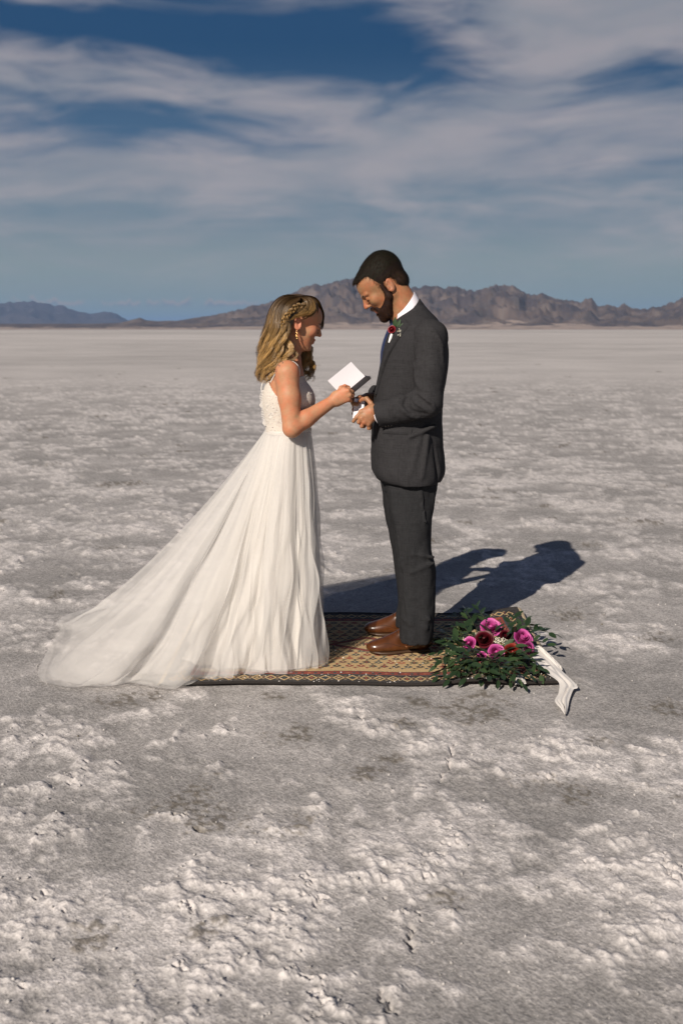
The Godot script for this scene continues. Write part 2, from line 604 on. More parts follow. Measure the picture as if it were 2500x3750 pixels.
func build_ground() -> void:
	g_cell = noise(5, 0.85, 1, FastNoiseLite.TYPE_CELLULAR)
	g_cell.cellular_return_type = FastNoiseLite.RETURN_DISTANCE2_SUB
	g_cell2 = noise(15, 2.1, 1, FastNoiseLite.TYPE_CELLULAR)
	g_cell2.cellular_return_type = FastNoiseLite.RETURN_DISTANCE2_SUB
	g_warp = noise(6, 1.5, 4)
	g_mid = noise(7, 2.3, 3)
	g_fine = noise(8, 26.0, 3)
	g_big = noise(9, 0.23, 3)
	g_dirt = noise(10, 0.9, 3)
	g_crack = noise(12, 4.2, 3)
	g_clod = noise(14, 8.5, 3)
	g_film = noise(16, 1.1, 5)
	for e in [[1010, 2545, 0.06], [1068, 2690, 0.09], [1530, 2565, 0.07], [1730, 2600, 0.15], [2440, 2590, 0.10], [440, 2560, 0.10], [560, 2548, 0.06], [2350, 1915, 0.16], [2090, 2248, 0.10], [1330, 2835, 0.08], [1420, 2780, 0.06], [1990, 1855, 0.10], [1800, 1825, 0.10], [1760, 2540, 0.06], [2020, 1900, 0.06], [320, 3450, 0.06], [1630, 3300, 0.05], [760, 3420, 0.05], [2180, 2720, 0.05], [1480, 2650, 0.06]]:
		var q := gnd(e[0], e[1])
		soil.append([q.x, q.z, e[2]])
	# open cracks and broken edges seen in the crust
	rng.seed = 13
	for e in [[1668, 2728, 1622, 2860], [60, 2180, 150, 2172], [200, 2115, 300, 2098], [1500, 3400, 1520, 3480], [1400, 3640, 1440, 3740], [2010, 2240, 2150, 2262]]:
		var a := gnd(e[0], e[1]); var b := gnd(e[2], e[3])
		var path := [Vector2(a.x, a.z)]
		var n := 7
		for k in range(1, n + 1):
			var q := a.lerp(b, k / float(n))
			path.append(Vector2(q.x, q.z) + Vector2(rng.randf_range(-0.014, 0.014), rng.randf_range(-0.014, 0.014)))
		cracks.append([path, (path[0] + path[-1]) * 0.5, (path[0] as Vector2).distance_to(path[-1]) * 0.5 + 0.06])
	# rings round the camera: about a picture row each, then out to the horizon
	var radii := PackedFloat32Array([0.01, 0.8, 1.3, 1.6])
	var r := 1.75
	while r < 16.0:
		radii.append(r)
		r += maxf(0.0045, r * r * 0.00105)
	while r < 90000.0:
		radii.append(r)
		r *= 1.02 if r < 400.0 else 1.12
	var angs := PackedFloat32Array()
	var a := -PI
	while a < PI - 0.001:
		angs.append(a)
		var f := absf(a)
		a += 0.0018 if f < 0.44 else (0.012 if f < 0.62 else 0.10)
	angs.append(PI)
	var w := angs.size(); var h := radii.size()
	var P := PackedVector3Array(); P.resize(w * h)
	var C := PackedColorArray(); C.resize(w * h)
	var grey := Color(0.385, 0.365, 0.350); var white := Color(0.80, 0.752, 0.725); var brown := Color(0.15, 0.125, 0.09)
	for j in h:
		var rr := radii[j]
		var px := rr * 0.0024
		for i in w:
			var x := sin(angs[i]) * rr; var z := -cos(angs[i]) * rr
			var hh := 0.0
			var crust := 0.3
			var dirt := 0.0
			if rr < 45.0:
				var s := salt(x, z, px if absf(angs[i]) < 0.63 else 0.2)
				var near := sst(45.0, 14.0, rr)
				hh = s[0] * near; crust = s[1]; dirt = s[2]
				var ins := minf(minf(x - RUG.position.x, RUG.end.x - x), minf(z - RUG.position.y, RUG.end.y - z))
				if ins > -0.08:
					hh = minf(hh, 0.0) * 0.3 - 0.004 + (hh + 0.004) * sst(0.0, -0.08, ins)
			if rr > 12.0:
				# coarser patches of the same salt where the rings are too wide for the fine ones
				var k := 0.8 if rr < 120.0 else (0.1 if rr < 1500.0 else 0.008)
				var b := 0.56 + 0.26 * g_big.get_noise_2d(x * k, z * k) + 0.26 * g_big.get_noise_2d(x * k * 0.17 + 9.0, z * k * 0.17)
				crust = lerpf(crust, b, sst(12.0, 40.0, rr))
			P[j * w + i] = Vector3(x, hh, z)
			var c := grey.lerp(white, clampf(crust, 0.0, 1.0))
			C[j * w + i] = c.lerp(brown, dirt * 0.75)
	var mb := MB.new()
	mb.sheet(P, w, h, false, C)
	var m := mat(Color(1, 1, 1), 0.85, true)
	m.albedo_texture = grain_tex(1024, 51, [0.16, 0.26, 0.40, 0.34, 0.16], 0.66, 1.0)
	m.uv1_triplanar = true
	m.uv1_world_triplanar = true
	m.uv1_scale = Vector3(0.9, 0.9, 0.9)
	m.heightmap_enabled = true
	m.heightmap_texture = m.albedo_texture
	m.heightmap_scale = 0.7
	structure("salt_flat_ground", mb.mesh(), m)

# loose crumbs of salt on the crust and on the rug
func build_crumbs() -> void:
	rng.seed = 77
	var mb := MB.new()
	mb.ball(Vector3.ZERO, Vector3(1, 0.7, 0.85), Basis.IDENTITY, 6, 4)
	for k in mb.P.size():
		var q := mb.P[k]
		mb.P[k] = q * (1.0 + 0.3 * sin(q.x * 5.0 + 1.0) * cos(q.z * 6.0) + 0.15 * sin(q.y * 9.0))
	var mm := MultiMesh.new()
	mm.transform_format = MultiMesh.TRANSFORM_3D
	mm.use_colors = true
	mm.mesh = mb.mesh()
	var list := []
	var tries := 0
	while list.size() < 2400 and tries < 60000:
		tries += 1
		var d := 1.9 + 7.0 * pow(rng.randf(), 1.5)
		var a := rng.randf_range(-0.44, 0.44)
		var x := sin(a) * d; var z := -cos(a) * d
		if RUG.grow(0.03).has_point(Vector2(x, z)):
			continue
		var s := salt(x, z, 0.01)
		if rng.randf() > 0.08 + 0.7 * s[1]:
			continue
		var r := 0.0014 + 0.0042 * pow(rng.randf(), 4.0)
		var b := Basis.from_euler(Vector3(rng.randf() * 6.0, rng.randf() * 6.0, rng.randf() * 6.0)).scaled(Vector3.ONE * r)
		var t := rng.randf_range(0.26, 0.52)
		list.append([Transform3D(b, Vector3(x, s[0] + r * 0.35, z)), Color(t, t * 0.95, t * 0.91) if rng.randf() > 0.008 else Color(0.13, 0.11, 0.08)])
	mm.instance_count = list.size()
	for k in list.size():
		mm.set_instance_transform(k, list[k][0])
		mm.set_instance_color(k, list[k][1])
	var n := MultiMeshInstance3D.new()
	n.name = "salt_crumbs"
	n.multimesh = mm
	n.material_override = mat(Color(1, 1, 1), 0.7, true)
	n.set_meta("kind", "stuff")
	tag(n, "loose crumbs of broken salt crust scattered over the flat", "salt")
	add_child(n)

# ================================================================ mountains
const RIDGE := [[-900, 748], [-300, 746], [0, 744.5], [230, 744], [295, 742], [320, 735], [337, 730.5], [352, 736], [375, 738], [420, 737], [480, 728], [540, 716], [590, 703], [640, 689], [680, 672], [700, 662], [720, 655],
	[750, 655], [775, 646], [800, 640], [822, 644], [850, 654], [885, 661], [930, 663], [955, 662], [972, 659], [990, 656.5], [1010, 663], [1040, 659], [1062, 668], [1095, 667], [1118, 658], [1140, 655], [1168, 663], [1198, 677],
	[1225, 676], [1250, 686], [1280, 690], [1308, 697], [1322, 690], [1334, 686], [1348, 703], [1360, 706], [1376, 701], [1392, 706], [1408, 700], [1424, 709], [1450, 711], [1485, 709], [1520, 695], [1554, 681], [1575, 684], [1640, 668], [1750, 690], [2000, 725], [2400, 748]]
const FAR_RIDGE := [[-900, 735], [-400, 715], [-100, 712], [0, 702], [40, 699], [75, 697], [110, 697], [135, 699], [165, 706], [205, 716], [232, 723], [247, 719], [268, 717], [290, 724], [318, 741], [345, 752], [420, 757], [2400, 757]]

func profile(tab: Array, u: float) -> float:
	for k in tab.size() - 1:
		if u <= tab[k + 1][0]:
			var t: float = clampf((u - tab[k][0]) / (tab[k + 1][0] - tab[k][0]), 0.0, 1.0)
			return lerpf(tab[k][1], tab[k + 1][1], t)
	return tab[-1][1]

func build_range(called: String, tab: Array, near: float, crest: float, back: float, sd: int, na: int, nr: int, rough: float) -> void:
	var ridged := noise(sd, 1.0 / (crest * 0.075), 5)
	ridged.fractal_type = FastNoiseLite.FRACTAL_RIDGED
	var tone := noise(sd + 1, 1.0 / (crest * 0.03), 4)
	var jag := noise(sd + 2, 1.0 / (crest * 0.012), 3)
	var teeth := noise(sd + 3, 1.0, 2)
	var P := PackedVector3Array(); P.resize(na * nr)
	var C := PackedColorArray(); C.resize(na * nr)
	var rock := Color(0.096, 0.072, 0.062) if crest < 20000.0 else Color(0.052, 0.047, 0.046); var dark := Color(0.056, 0.047, 0.046); var sand := Color(0.20, 0.158, 0.132)
	for i in na:
		var az := lerpf(-0.62, 0.62, float(i) / (na - 1))
		var u := 784.0 + 2285.0 * tan(az) / 1.0166
		var pv := profile(tab, u)
		pv -= (teeth.get_noise_1d(u * 0.045) * 4.5 + teeth.get_noise_1d(u * 0.16 + 300.0) * 2.2) * sst(745.0, 700.0, pv)
		var el := maxf(atan((757.5 - pv) / 2285.0 * 0.967), 0.0)
		var top := tan(el) * crest
		for j in nr:
			var f := float(j) / (nr - 1)
			var r := near + (back - near) * f
			var x := sin(az) * r; var z := -cos(az) * r
			var t := (r - near) / (crest - near)
			var rg := ridged.get_noise_2d(x, z) * 0.5 + 0.5
			var s := 0.0
			if t < 1.0:
				s = 0.10 * t + 0.90 * pow(t, 1.9)
				s += (rg - 0.5) * rough * 1.5 * sin(PI * clampf(t, 0.0, 1.0)) * (0.35 + 0.65 * t)
				s = clampf(s, 0.0, 0.30 + 0.70 * pow(t, 0.7))
			else:
				s = maxf(0.0, 1.0 - (r - crest) / (back - crest) * 1.1) * (0.8 + 0.2 * rg) if t > 1.02 else 1.0
			var y := top * s + jag.get_noise_2d(x, z) * top * 0.035 * sst(0.2, 0.8, t)
			P[j * na + i] = Vector3(x, y - 2.0 * (1.0 - minf(t * 8.0, 1.0)), z)
			var tn := tone.get_noise_2d(x, z * 0.5)
			var c := rock.lerp(dark, sst(-0.10, 0.22, tn + jag.get_noise_2d(x + 900.0, z) * 0.3))
			if crest < 20000.0:      # patches of pale scree
				c = c.lerp(sand, sst(0.26, 0.40, -tn) * 0.35)
			C[j * na + i] = c
	var mb := MB.new()
	mb.sheet(P, na, nr, false, C)
	structure(called, mb.mesh(), mat(Color(1, 1, 1), 0.95, true))

# the gravel apron that spreads from the foot of the nearer range onto the flat
func build_apron() -> void:
	var na := 500; var nr := 34
	var bumps := noise(131, 1.0 / 420.0, 4)
	var tone := noise(132, 1.0 / 260.0, 4)
	var P := PackedVector3Array(); P.resize(na * nr)
	var C := PackedColorArray(); C.resize(na * nr)
	for i in na:
		var az := lerpf(-0.62, 0.62, float(i) / (na - 1))
		var u := 784.0 + 2285.0 * tan(az) / 1.0166
		var top := maxf(tan(maxf(atan((757.5 - profile(RIDGE, u)) / 2285.0 * 0.967), 0.0)) * 13000.0, 60.0)
		for j in nr:
			var f := float(j) / (nr - 1)
			var r := lerpf(8300.0 + 250.0 * bumps.get_noise_1d(u * 2.0), 11200.0, f)
			var x := sin(az) * r; var z := -cos(az) * r
			var y := (top * 0.22 + 12.0) * pow(f, 1.25) * (1.0 + 0.35 * bumps.get_noise_2d(x, z)) + 6.0 * bumps.get_noise_2d(x * 3.0, z * 3.0) * f
			P[j * na + i] = Vector3(x, y - 1.0 * (1.0 - minf(f * 12.0, 1.0)), z)
			var n := tone.get_noise_2d(x, z * 0.5)
			C[j * na + i] = Color(0.30, 0.235, 0.19).lerp(Color(0.17, 0.13, 0.105), sst(0.05, 0.40, n))
	var mb := MB.new()
	mb.sheet(P, na, nr, false, C)
	structure("gravel_foothill", mb.mesh(), mat(Color(1, 1, 1), 0.95, true))

# ================================================================ tools for people and clothes
class HeadFrame:                      # a head measured from the middle of the ear line: x ahead, y up, z towards the near ear
	var o: Vector3
	var b: Basis
	var s: float
	func _init(near_ear: Vector3, turn: float, nod: float, facing: float, size: float) -> void:
		var f := Vector3(cos(nod) * cos(turn) * facing, -sin(nod), -cos(nod) * sin(turn))
		var side := Vector3(sin(turn) * facing, 0, cos(turn)).normalized()
		side = (side - f * side.dot(f)).normalized()
		var up := side.cross(f) if side.cross(f).y > 0.0 else f.cross(side)
		b = Basis(f, up, side)
		s = size
		o = near_ear - b * Vector3(0, 0, 0.077 * size)
	func p(x: float, y: float, z: float) -> Vector3:
		return o + b * (Vector3(x, y, z) * s)
	func back(w: Vector3) -> Vector3:
		return (b.transposed() * (w - o)) / s

func row(v: float, ul: float, ur: float, d: float, zh: float, n := 2.2) -> Array:
	var a := pt(ul, v, d); var b := pt(ur, v, d)
	return [a.y, (a.x + b.x) * 0.5, (b.x - a.x) * 0.5, -d, zh, n]

func line(pts: Array, n: int) -> PackedVector3Array:      # points [u, v, d] of the photograph -> a smooth path of n points
	var q := PackedVector3Array()
	for p in pts:
		q.append(p if p is Vector3 else pt(p[0], p[1], p[2]))
	return smooth(q, n)

func smooth(q: PackedVector3Array, n: int) -> PackedVector3Array:
	var out := PackedVector3Array()
	var m := q.size()
	for k in n:
		var t := float(k) / (n - 1) * (m - 1)
		var i := mini(int(t), m - 2)
		out.append(q[i].cubic_interpolate(q[i + 1], q[maxi(i - 1, 0)], q[mini(i + 2, m - 1)], t - i))
	return out

func taper(n: int, vals: Array) -> PackedFloat32Array:
	var out := PackedFloat32Array()
	for k in n:
		var t := float(k) / (n - 1) * (vals.size() - 1)
		var i := mini(int(t), vals.size() - 2)
		out.append(lerpf(vals[i], vals[i + 1], t - i))
	return out

# a path of [u, v] laid on a solid's surface, seen from the camera's side
func laid(f: Field, uv: Array, d0: float, d1: float, off: float, n: int) -> PackedVector3Array:
	var out := PackedVector3Array()
	var m := uv.size()
	for k in n:
		var t := float(k) / (n - 1) * (m - 1)
		var i := mini(int(t), m - 2)
		var a := Vector2(uv[i][0], uv[i][1]); var b := Vector2(uv[i + 1][0], uv[i + 1][1])
		var a0 := Vector2(uv[maxi(i - 1, 0)][0], uv[maxi(i - 1, 0)][1]); var b1 := Vector2(uv[mini(i + 2, m - 1)][0], uv[mini(i + 2, m - 1)][1])
		var q := a.cubic_interpolate(b, a0, b1, t - i)
		var h := f.hit(pt(q.x, q.y, d0), pt(q.x, q.y, d1))
		out.append(h + f.grad(h) * off)
	return out

# a piece of cloth between two such paths, lying on the surface, with turned edges
func panel(mb: MB, f: Field, A: Array, B: Array, n: int, m: int, d0: float, d1: float, off: float) -> void:
	var pts := PackedVector3Array()
	pts.resize(n * m)
	for j in m:
		var w := float(j) / (m - 1)
		var C := []
		for k in 24:
			var t := k / 23.0
			C.append(lerp(along(A, t), along(B, t), w))
		var lift := off * (1.0 if j > 0 and j < m - 1 else 0.1)
		var l := laid(f, C, d0, d1, lift, n)
		for i in n:
			pts[j * n + i] = l[i]
	for j in m:      # the ends turned in too
		pts[j * n] = pts[j * n].lerp(pts[j * n + 1], 0.05)
	mb.sheet(pts, n, m)

func along(A: Array, t: float) -> Vector2:
	var m := A.size()
	var x := t * (m - 1)
	var i := mini(int(x), m - 2)
	var p := Vector2(A[i][0], A[i][1]); var q := Vector2(A[i + 1][0], A[i + 1][1])
	var p0 := Vector2(A[maxi(i - 1, 0)][0], A[maxi(i - 1, 0)][1]); var q1 := Vector2(A[mini(i + 2, m - 1)][0], A[mini(i + 2, m - 1)][1])
	return p.cubic_interpolate(q, p0, q1, x - i)

# a head with its features; male adds jaw and brow
func head_shape(f: Field, h: HeadFrame, male: bool) -> void:
	var s := h.s
	var B := h.b
	f.ell(h.p(0.012, 0.055, 0), Vector3(0.098, 0.084, 0.074) * s, B, 0.01)
	f.ell(h.p(0.058, 0.056, 0), Vector3(0.058, 0.056, 0.060) * s, B, 0.02)
	f.ell(h.p(0.058, -0.008, 0), Vector3(0.056, 0.066, 0.055) * s, B, 0.02)
	f.ell(h.p(0.064, -0.058, 0), Vector3(0.046, 0.036, 0.044 if male else 0.040) * s, B, 0.015)
	f.ell(h.p(0.100, -0.080, 0), Vector3(0.014, 0.014, 0.018) * s, B, 0.015)
	for z in [-1.0, 1.0]:
		f.caps(h.p(0.010, -0.035, 0.055 * z), h.p(0.085, -0.084, 0.018 * z), 0.012 * s, 0.012 * s, 0.02)
		f.ell(h.p(0.082, -0.002, 0.040 * z), Vector3(0.020, 0.018, 0.017) * s, B, 0.022)
		if male:
			f.caps(h.p(0.116, 0.038, 0.008 * z), h.p(0.098, 0.037, 0.046 * z), 0.008 * s, 0.007 * s, 0.010)
		f.ell(h.p(0.124, 0.021, 0.031 * z), Vector3(0.014, 0.011, 0.015) * s, B, 0.012, true)
		f.ell(h.p(0.101, 0.019, 0.031 * z), Vector3(0.0125, 0.0115, 0.013) * s, B, 0.004)
		f.ell(h.p(0.119, -0.009, 0.0115 * z), Vector3(0.009, 0.007, 0.0065) * s, B, 0.006)
		# ear: a tilted shell with a hollow
		var tilt := B * Basis(Vector3(0, 0, 1), 0.25) * Basis(Vector3(0, 1, 0), -0.35 * z)
		f.ell(h.p(-0.002, 0.002, 0.078 * z), Vector3(0.0185, 0.031, 0.0075) * s, tilt, 0.006)
		f.ell(h.p(0.003, 0.004, 0.0845 * z), Vector3(0.0095, 0.019, 0.0055) * s, tilt, 0.003, true)
		f.ell(h.p(0.010, -0.003, 0.079 * z), Vector3(0.005, 0.007, 0.005) * s, tilt, 0.003)
	f.caps(h.p(0.114, 0.032, 0), h.p(0.1315, -0.002, 0), 0.0072 * s, 0.0088 * s, 0.009)
	f.caps(h.p(0.118, 0.018, 0), h.p(0.1335, -0.005, 0), 0.0075 * s, 0.0078 * s, 0.008)
	f.caps(h.p(0.1135, -0.036, -0.013), h.p(0.1135, -0.036, 0.013), 0.006 * s, 0.006 * s, 0.006)
	f.caps(h.p(0.111, -0.049, -0.012), h.p(0.111, -0.049, 0.012), 0.0068 * s, 0.0068 * s, 0.006)
	f.caps(h.p(0.1195, -0.0425, -0.02), h.p(0.1195, -0.0425, 0.02), 0.0014, 0.0014, 0.003, true)

# a finger through knuckle points
func finger(f: Field, pts: Array, r: float) -> void:
	for k in pts.size() - 1:
		f.caps(pts[k], pts[k + 1], r * (1.0 - 0.07 * k), r * (1.0 - 0.07 * (k + 1)), 0.004)

# short hairs standing on a meshed surface
func fuzz(mb: MB, src: MB, count: int, length: float, dir: Vector3, c0: Color, c1: Color, w := 0.0016, rise := 0.4) -> void:
	for k in count:
		var i := rng.randi() % src.P.size()
		var n := src.N[i]
		var g := (dir + Vector3(rng.randf_range(-0.5, 0.5), rng.randf_range(-0.5, 0.5), rng.randf_range(-0.5, 0.5))).normalized()
		g = (g - n * g.dot(n)).normalized()
		var l := length * rng.randf_range(0.6, 1.25)
		var p := src.P[i] - n * 0.001
		var path := PackedVector3Array([p, p + (g * 0.9 + n * rise) * l * 0.5, p + (g + n * rise * 0.9) * l])
		var c := c0.lerp(c1, rng.randf())
		mb.ribbon(path, g.cross(n), w, w * 0.3, c, c)

# ================================================================ the man in the suit
const DG := 4.39
var suit_torso: Field
var groom: Node3D

func cloth_mat(c: Color, rough: float, cell: float) -> StandardMaterial3D:
	var m := mat(c, rough)
	m.albedo_texture = weave_tex()
	m.uv1_triplanar = true
	m.uv1_scale = Vector3.ONE * cell * 0.6
	m.heightmap_enabled = true
	m.heightmap_texture = m.albedo_texture
	m.heightmap_scale = 0.04
	m.metallic_specular = 0.18
	return m

var _weave: ImageTexture
func weave_tex() -> ImageTexture:      # heathered worsted: light and dark threads both ways
	if _weave:
		return _weave
	var r := RandomNumberGenerator.new()
	r.seed = 5
	var s := 512
	var im := Image.create(s, s, false, Image.FORMAT_L8)
	im.fill(Color(0.84, 0.84, 0.84))
	for k in 5200:
		var g := r.randf_range(0.56, 1.0)
		if k % 2:
			im.fill_rect(Rect2i(r.randi() % s, r.randi() % s, r.randi_range(10, 50), 1), Color(g, g, g))
		else:
			im.fill_rect(Rect2i(r.randi() % s, r.randi() % s, 1, r.randi_range(10, 40)), Color(g, g, g))
	_weave = ImageTexture.create_from_image(im)
	return _weave

func build_groom() -> void:
	rng.seed = 4
	groom = thing("person", gnd(1480, 2385), "bearded man in charcoal suit and brown shoes looking down at his paper", "person")
	# ---------------- skin: head, neck and hands (and the body inside the clothes) as one mesh
	var h := HeadFrame.new(pt(1428, 1046, DG - 0.077), 0.0, deg_to_rad(40.0), -1.0, 1.0)
	var skin := MB.new()
	var tone := Color(0.375, 0.17, 0.082)
	var fh := Field.new(pt(1285, 1215, DG) + Vector3(0, 0, -0.12), pt(1545, 900, DG) + Vector3(0, 0, 0.12), 0.0036)
	head_shape(fh, h, true)
	fh.caps(h.p(-0.015, -0.02, 0), pt(1498, 1160, DG), 0.056, 0.064, 0.025)
	fh.caps(h.p(0.03, -0.06, 0), pt(1470, 1165, DG), 0.030, 0.045, 0.02)
	fh.net(skin, func(p: Vector3, _n: Vector3) -> Color:
		var q := h.back(p)
		var c := tone
		if q.y > -0.056 and q.y < -0.030 and q.x > 0.106 and absf(q.z) < 0.022:
			c = Color(0.36, 0.13, 0.09)
		elif q.x > 0.122 and q.y < 0.012:
			c = Color(0.40, 0.16, 0.085)
		elif absf(q.z) > 0.074 and absf(q.x) < 0.03:
			c = Color(0.43, 0.18, 0.098)
		return blush(c, p))
	# near hand: wrist, back, curled fingers, forefinger along the folded paper, thumb on top
	var fn := Field.new(pt(1272, 1585, 4.22) + Vector3(0, 0, -0.13), pt(1400, 1435, 4.22) + Vector3(0, 0, 0.06), 0.0028)
	var wr := pt(1392, 1513, 4.235)
	var kn := [pt(1322, 1508, 4.215), pt(1323, 1531, 4.205), pt(1333, 1545, 4.207), pt(1348, 1552, 4.213)]
	fn.caps(wr, pt(1360, 1508, 4.225), 0.028, 0.030, 0.01)
	for k in 4:
		fn.caps(pt(1362, 1498 + k * 9, 4.225), kn[k], 0.021, 0.0115, 0.012)
	finger(fn, [kn[0], pt(1305, 1528, 4.213), pt(1294, 1543, 4.228)], 0.0088)
	finger(fn, [kn[1], pt(1313, 1546, 4.215), pt(1320, 1551, 4.245), pt(1330, 1546, 4.258)], 0.0088)
	finger(fn, [kn[2], pt(1324, 1561, 4.217), pt(1332, 1562, 4.246), pt(1340, 1554, 4.258)], 0.0086)
	finger(fn, [kn[3], pt(1350, 1568, 4.222), pt(1353, 1568, 4.246), pt(1356, 1558, 4.256)], 0.0088)
	finger(fn, [pt(1358, 1478, 4.232), pt(1342, 1460, 4.245), pt(1328, 1462, 4.268), pt(1316, 1470, 4.284)], 0.0102)
	var hand_tone := Color(0.41, 0.192, 0.10)
	fn.net(skin, func(_p: Vector3, _n: Vector3) -> Color: return blush(hand_tone, _p))
	# far hand: thumb over the top of the paper, fingers behind it
	var ff := Field.new(pt(1272, 1540, 4.40) + Vector3(0, 0, -0.13), pt(1385, 1430, 4.40) + Vector3(0, 0, 0.16), 0.0028)
	ff.caps(pt(1375, 1458, 4.50), pt(1345, 1462, 4.455), 0.028, 0.028, 0.01)
	for k in 4:
		ff.caps(pt(1346, 1458 + k * 8, 4.45), pt(1316, 1456 + k * 13, 4.40), 0.020, 0.0115, 0.012)
		finger(ff, [pt(1316, 1456 + k * 13, 4.40), pt(1297, 1462 + k * 15, 4.36), pt(1294, 1470 + k * 15, 4.325), pt(1299, 1474 + k * 15, 4.305)], 0.0086)
	finger(ff, [pt(1338, 1454, 4.43), pt(1316, 1456, 4.36), pt(1292, 1476, 4.30), pt(1307, 1481, 4.275)], 0.011)
	ff.net(skin, func(_p: Vector3, _n: Vector3) -> Color: return blush(hand_tone, _p))
	# the body inside the suit
	var fb := Field.new(pt(1330, 2420, 4.25) + Vector3(0, 0, -0.45), pt(1650, 1130, DG) + Vector3(0, 0, 0.28), 0.016)
	fb.loft([row(1150, 1480, 1560, DG, 0.08), row(1230, 1450, 1600, DG, 0.17), row(1400, 1425, 1590, DG, 0.155), row(1530, 1420, 1580, DG, 0.15), row(1720, 1420, 1585, DG, 0.16)], 0.03)
	for z in [-1.0, 1.0]:
		fb.caps(pt(1510, 1720, DG - 0.085 * z), pt(1515, 2050, DG - 0.11 * z), 0.075, 0.050, 0.03)
		fb.caps(pt(1515, 2050, DG - 0.11 * z), pt(1525, 2330, DG - 0.12 * z), 0.048, 0.034, 0.02)
		fb.caps(pt(1570, 1232, DG - 0.18 * z), pt(1558, 1480, DG - 0.205 * z), 0.045, 0.036, 0.03)
		fb.caps(pt(1558, 1480, DG - 0.205 * z), wr if z > 0 else pt(1375, 1458, 4.50), 0.036, 0.026, 0.02)
		fb.caps(pt(1525, 2330, DG - 0.12 * z), pt(1490, 2360, DG - 0.12 * z), 0.03, 0.02, 0.02)
	fb.net(skin, func(_p: Vector3, _n: Vector3) -> Color: return tone)
	var sm := mat(Color(1, 1, 1), 0.52, true)
	sm.metallic_specular = 0.4
	sm.albedo_texture = skin_tex()
	sm.uv1_triplanar = true
	sm.uv1_scale = Vector3.ONE * 4.0
	sm.subsurf_scatter_enabled = true
	sm.subsurf_scatter_strength = 0.10
	part(groom, "body", skin.mesh(), sm)

	# ---------------- hair, brows and beard
	var hf := Field.new(pt(1280, 1100, DG) + Vector3(0, 0, -0.12), pt(1510, 890, DG) + Vector3(0, 0, 0.12), 0.004)
	hf.ell(h.p(0.000, 0.061, 0), Vector3(0.100, 0.090, 0.0775), h.b, 0.01)
	hf.ell(h.p(-0.030, 0.076, 0), Vector3(0.070, 0.075, 0.062), h.b, 0.02)
	hf.ell(h.p(0.069, 0.098, 0), Vector3(0.050, 0.027, 0.052), h.b, 0.02)
	hf.ell(h.p(-0.045, -0.005, 0), Vector3(0.046, 0.050, 0.058), h.b, 0.02)
	hf.cut(func(p: Vector3) -> float:
		var q := h.back(p)
		var edge := 0.0
		if q.y > 0.106: edge = 0.145
		elif q.y > 0.096: edge = lerpf(0.052, 0.145, (q.y - 0.096) / 0.010)
		elif q.y > 0.040: edge = lerpf(0.062, 0.052, (q.y - 0.040) / 0.056)
		elif q.y > 0.020: edge = lerpf(0.040, 0.062, (q.y - 0.020) / 0.020)
		else: edge = 0.036
		var d := q.x - edge + 0.005 * sin(q.y * 400.0 + q.z * 300.0) + 0.004 * sin(q.y * 170.0 - q.z * 230.0 + 1.0)
		if q.y < 0.030 and q.x < 0.014:      # round the ear
			var r := Vector2(q.x - 0.0, q.y + 0.002).length()
			d = maxf(d, 0.037 - r if q.x > -0.02 else -1.0)
			if q.x > -0.028: d = maxf(d, 0.03 - q.y)
		if q.y < -0.004 and q.x > 0.0: d = maxf(d, -0.004 - q.y)
		d = maxf(d, -0.046 - q.y)
		return d)
	var shell := MB.new()
	var hair_dark := Color(0.005, 0.0035, 0.003); var hair_lit := Color(0.030, 0.017, 0.010)
	hf.net(shell, func(p: Vector3, _n: Vector3) -> Color:      # clipped close at the sides, where scalp shows between the hairs
		var q := h.back(p)
		return Color(0.0065, 0.0042, 0.003).lerp(Color(0.034, 0.019, 0.012), sst(0.075, 0.0, q.y) * sst(0.03, 0.06, absf(q.z))))
	var hm := mat(Color(1, 1, 1), 0.68, true)
	hm.metallic_specular = 0.32
	var hair := part(groom, "hair", shell.mesh(), hm)
	var tuft := MB.new()
	fuzz(tuft, shell, 16000, 0.012, h.b * Vector3(0.75, -0.6, 0), hair_dark, hair_lit, 0.0009, 0.34)
	part(hair, "strands", tuft.mesh(), hm)
	var bf := Field.new(pt(1340, 1185, DG) + Vector3(0, 0, -0.11), pt(1460, 1030, DG) + Vector3(0, 0, 0.11), 0.0036)
	for z in [-1.0, 1.0]:
		bf.caps(h.p(0.026, 0.022, 0.066 * z), h.p(0.030, -0.030, 0.062 * z), 0.009, 0.012, 0.01)
		bf.caps(h.p(0.030, -0.030, 0.059 * z), h.p(0.078, -0.082, 0.030 * z), 0.017, 0.022, 0.012)
		bf.caps(h.p(0.055, -0.050, 0.050 * z), h.p(0.085, -0.060, 0.034 * z), 0.013, 0.016, 0.012)
		bf.caps(h.p(0.119, -0.0235, 0.006 * z), h.p(0.100, -0.040, 0.027 * z), 0.0062, 0.008, 0.006)
		bf.caps(h.p(0.100, -0.040, 0.027 * z), h.p(0.096, -0.070, 0.026 * z), 0.009, 0.012, 0.008)
	bf.ell(h.p(0.096, -0.086, 0), Vector3(0.026, 0.024, 0.032), h.b, 0.012)
	bf.ell(h.p(0.062, -0.088, 0), Vector3(0.048, 0.020, 0.040), h.b, 0.012)
	bf.caps(h.p(0.113, -0.060, 0), h.p(0.106, -0.076, 0), 0.007, 0.010, 0.006)
	var bs := MB.new()
	bf.net(bs, func(_p: Vector3, _n: Vector3) -> Color: return Color(0.012, 0.006, 0.004))
	var beard := part(groom, "beard", bs.mesh(), hm)
	var bt := MB.new()
	fuzz(bt, bs, 7000, 0.010, h.b * Vector3(0.5, -1.0, 0), Color(0.010, 0.005, 0.0035), Color(0.070, 0.030, 0.012), 0.0010, 0.25)
	part(beard, "strands", bt.mesh(), hm)
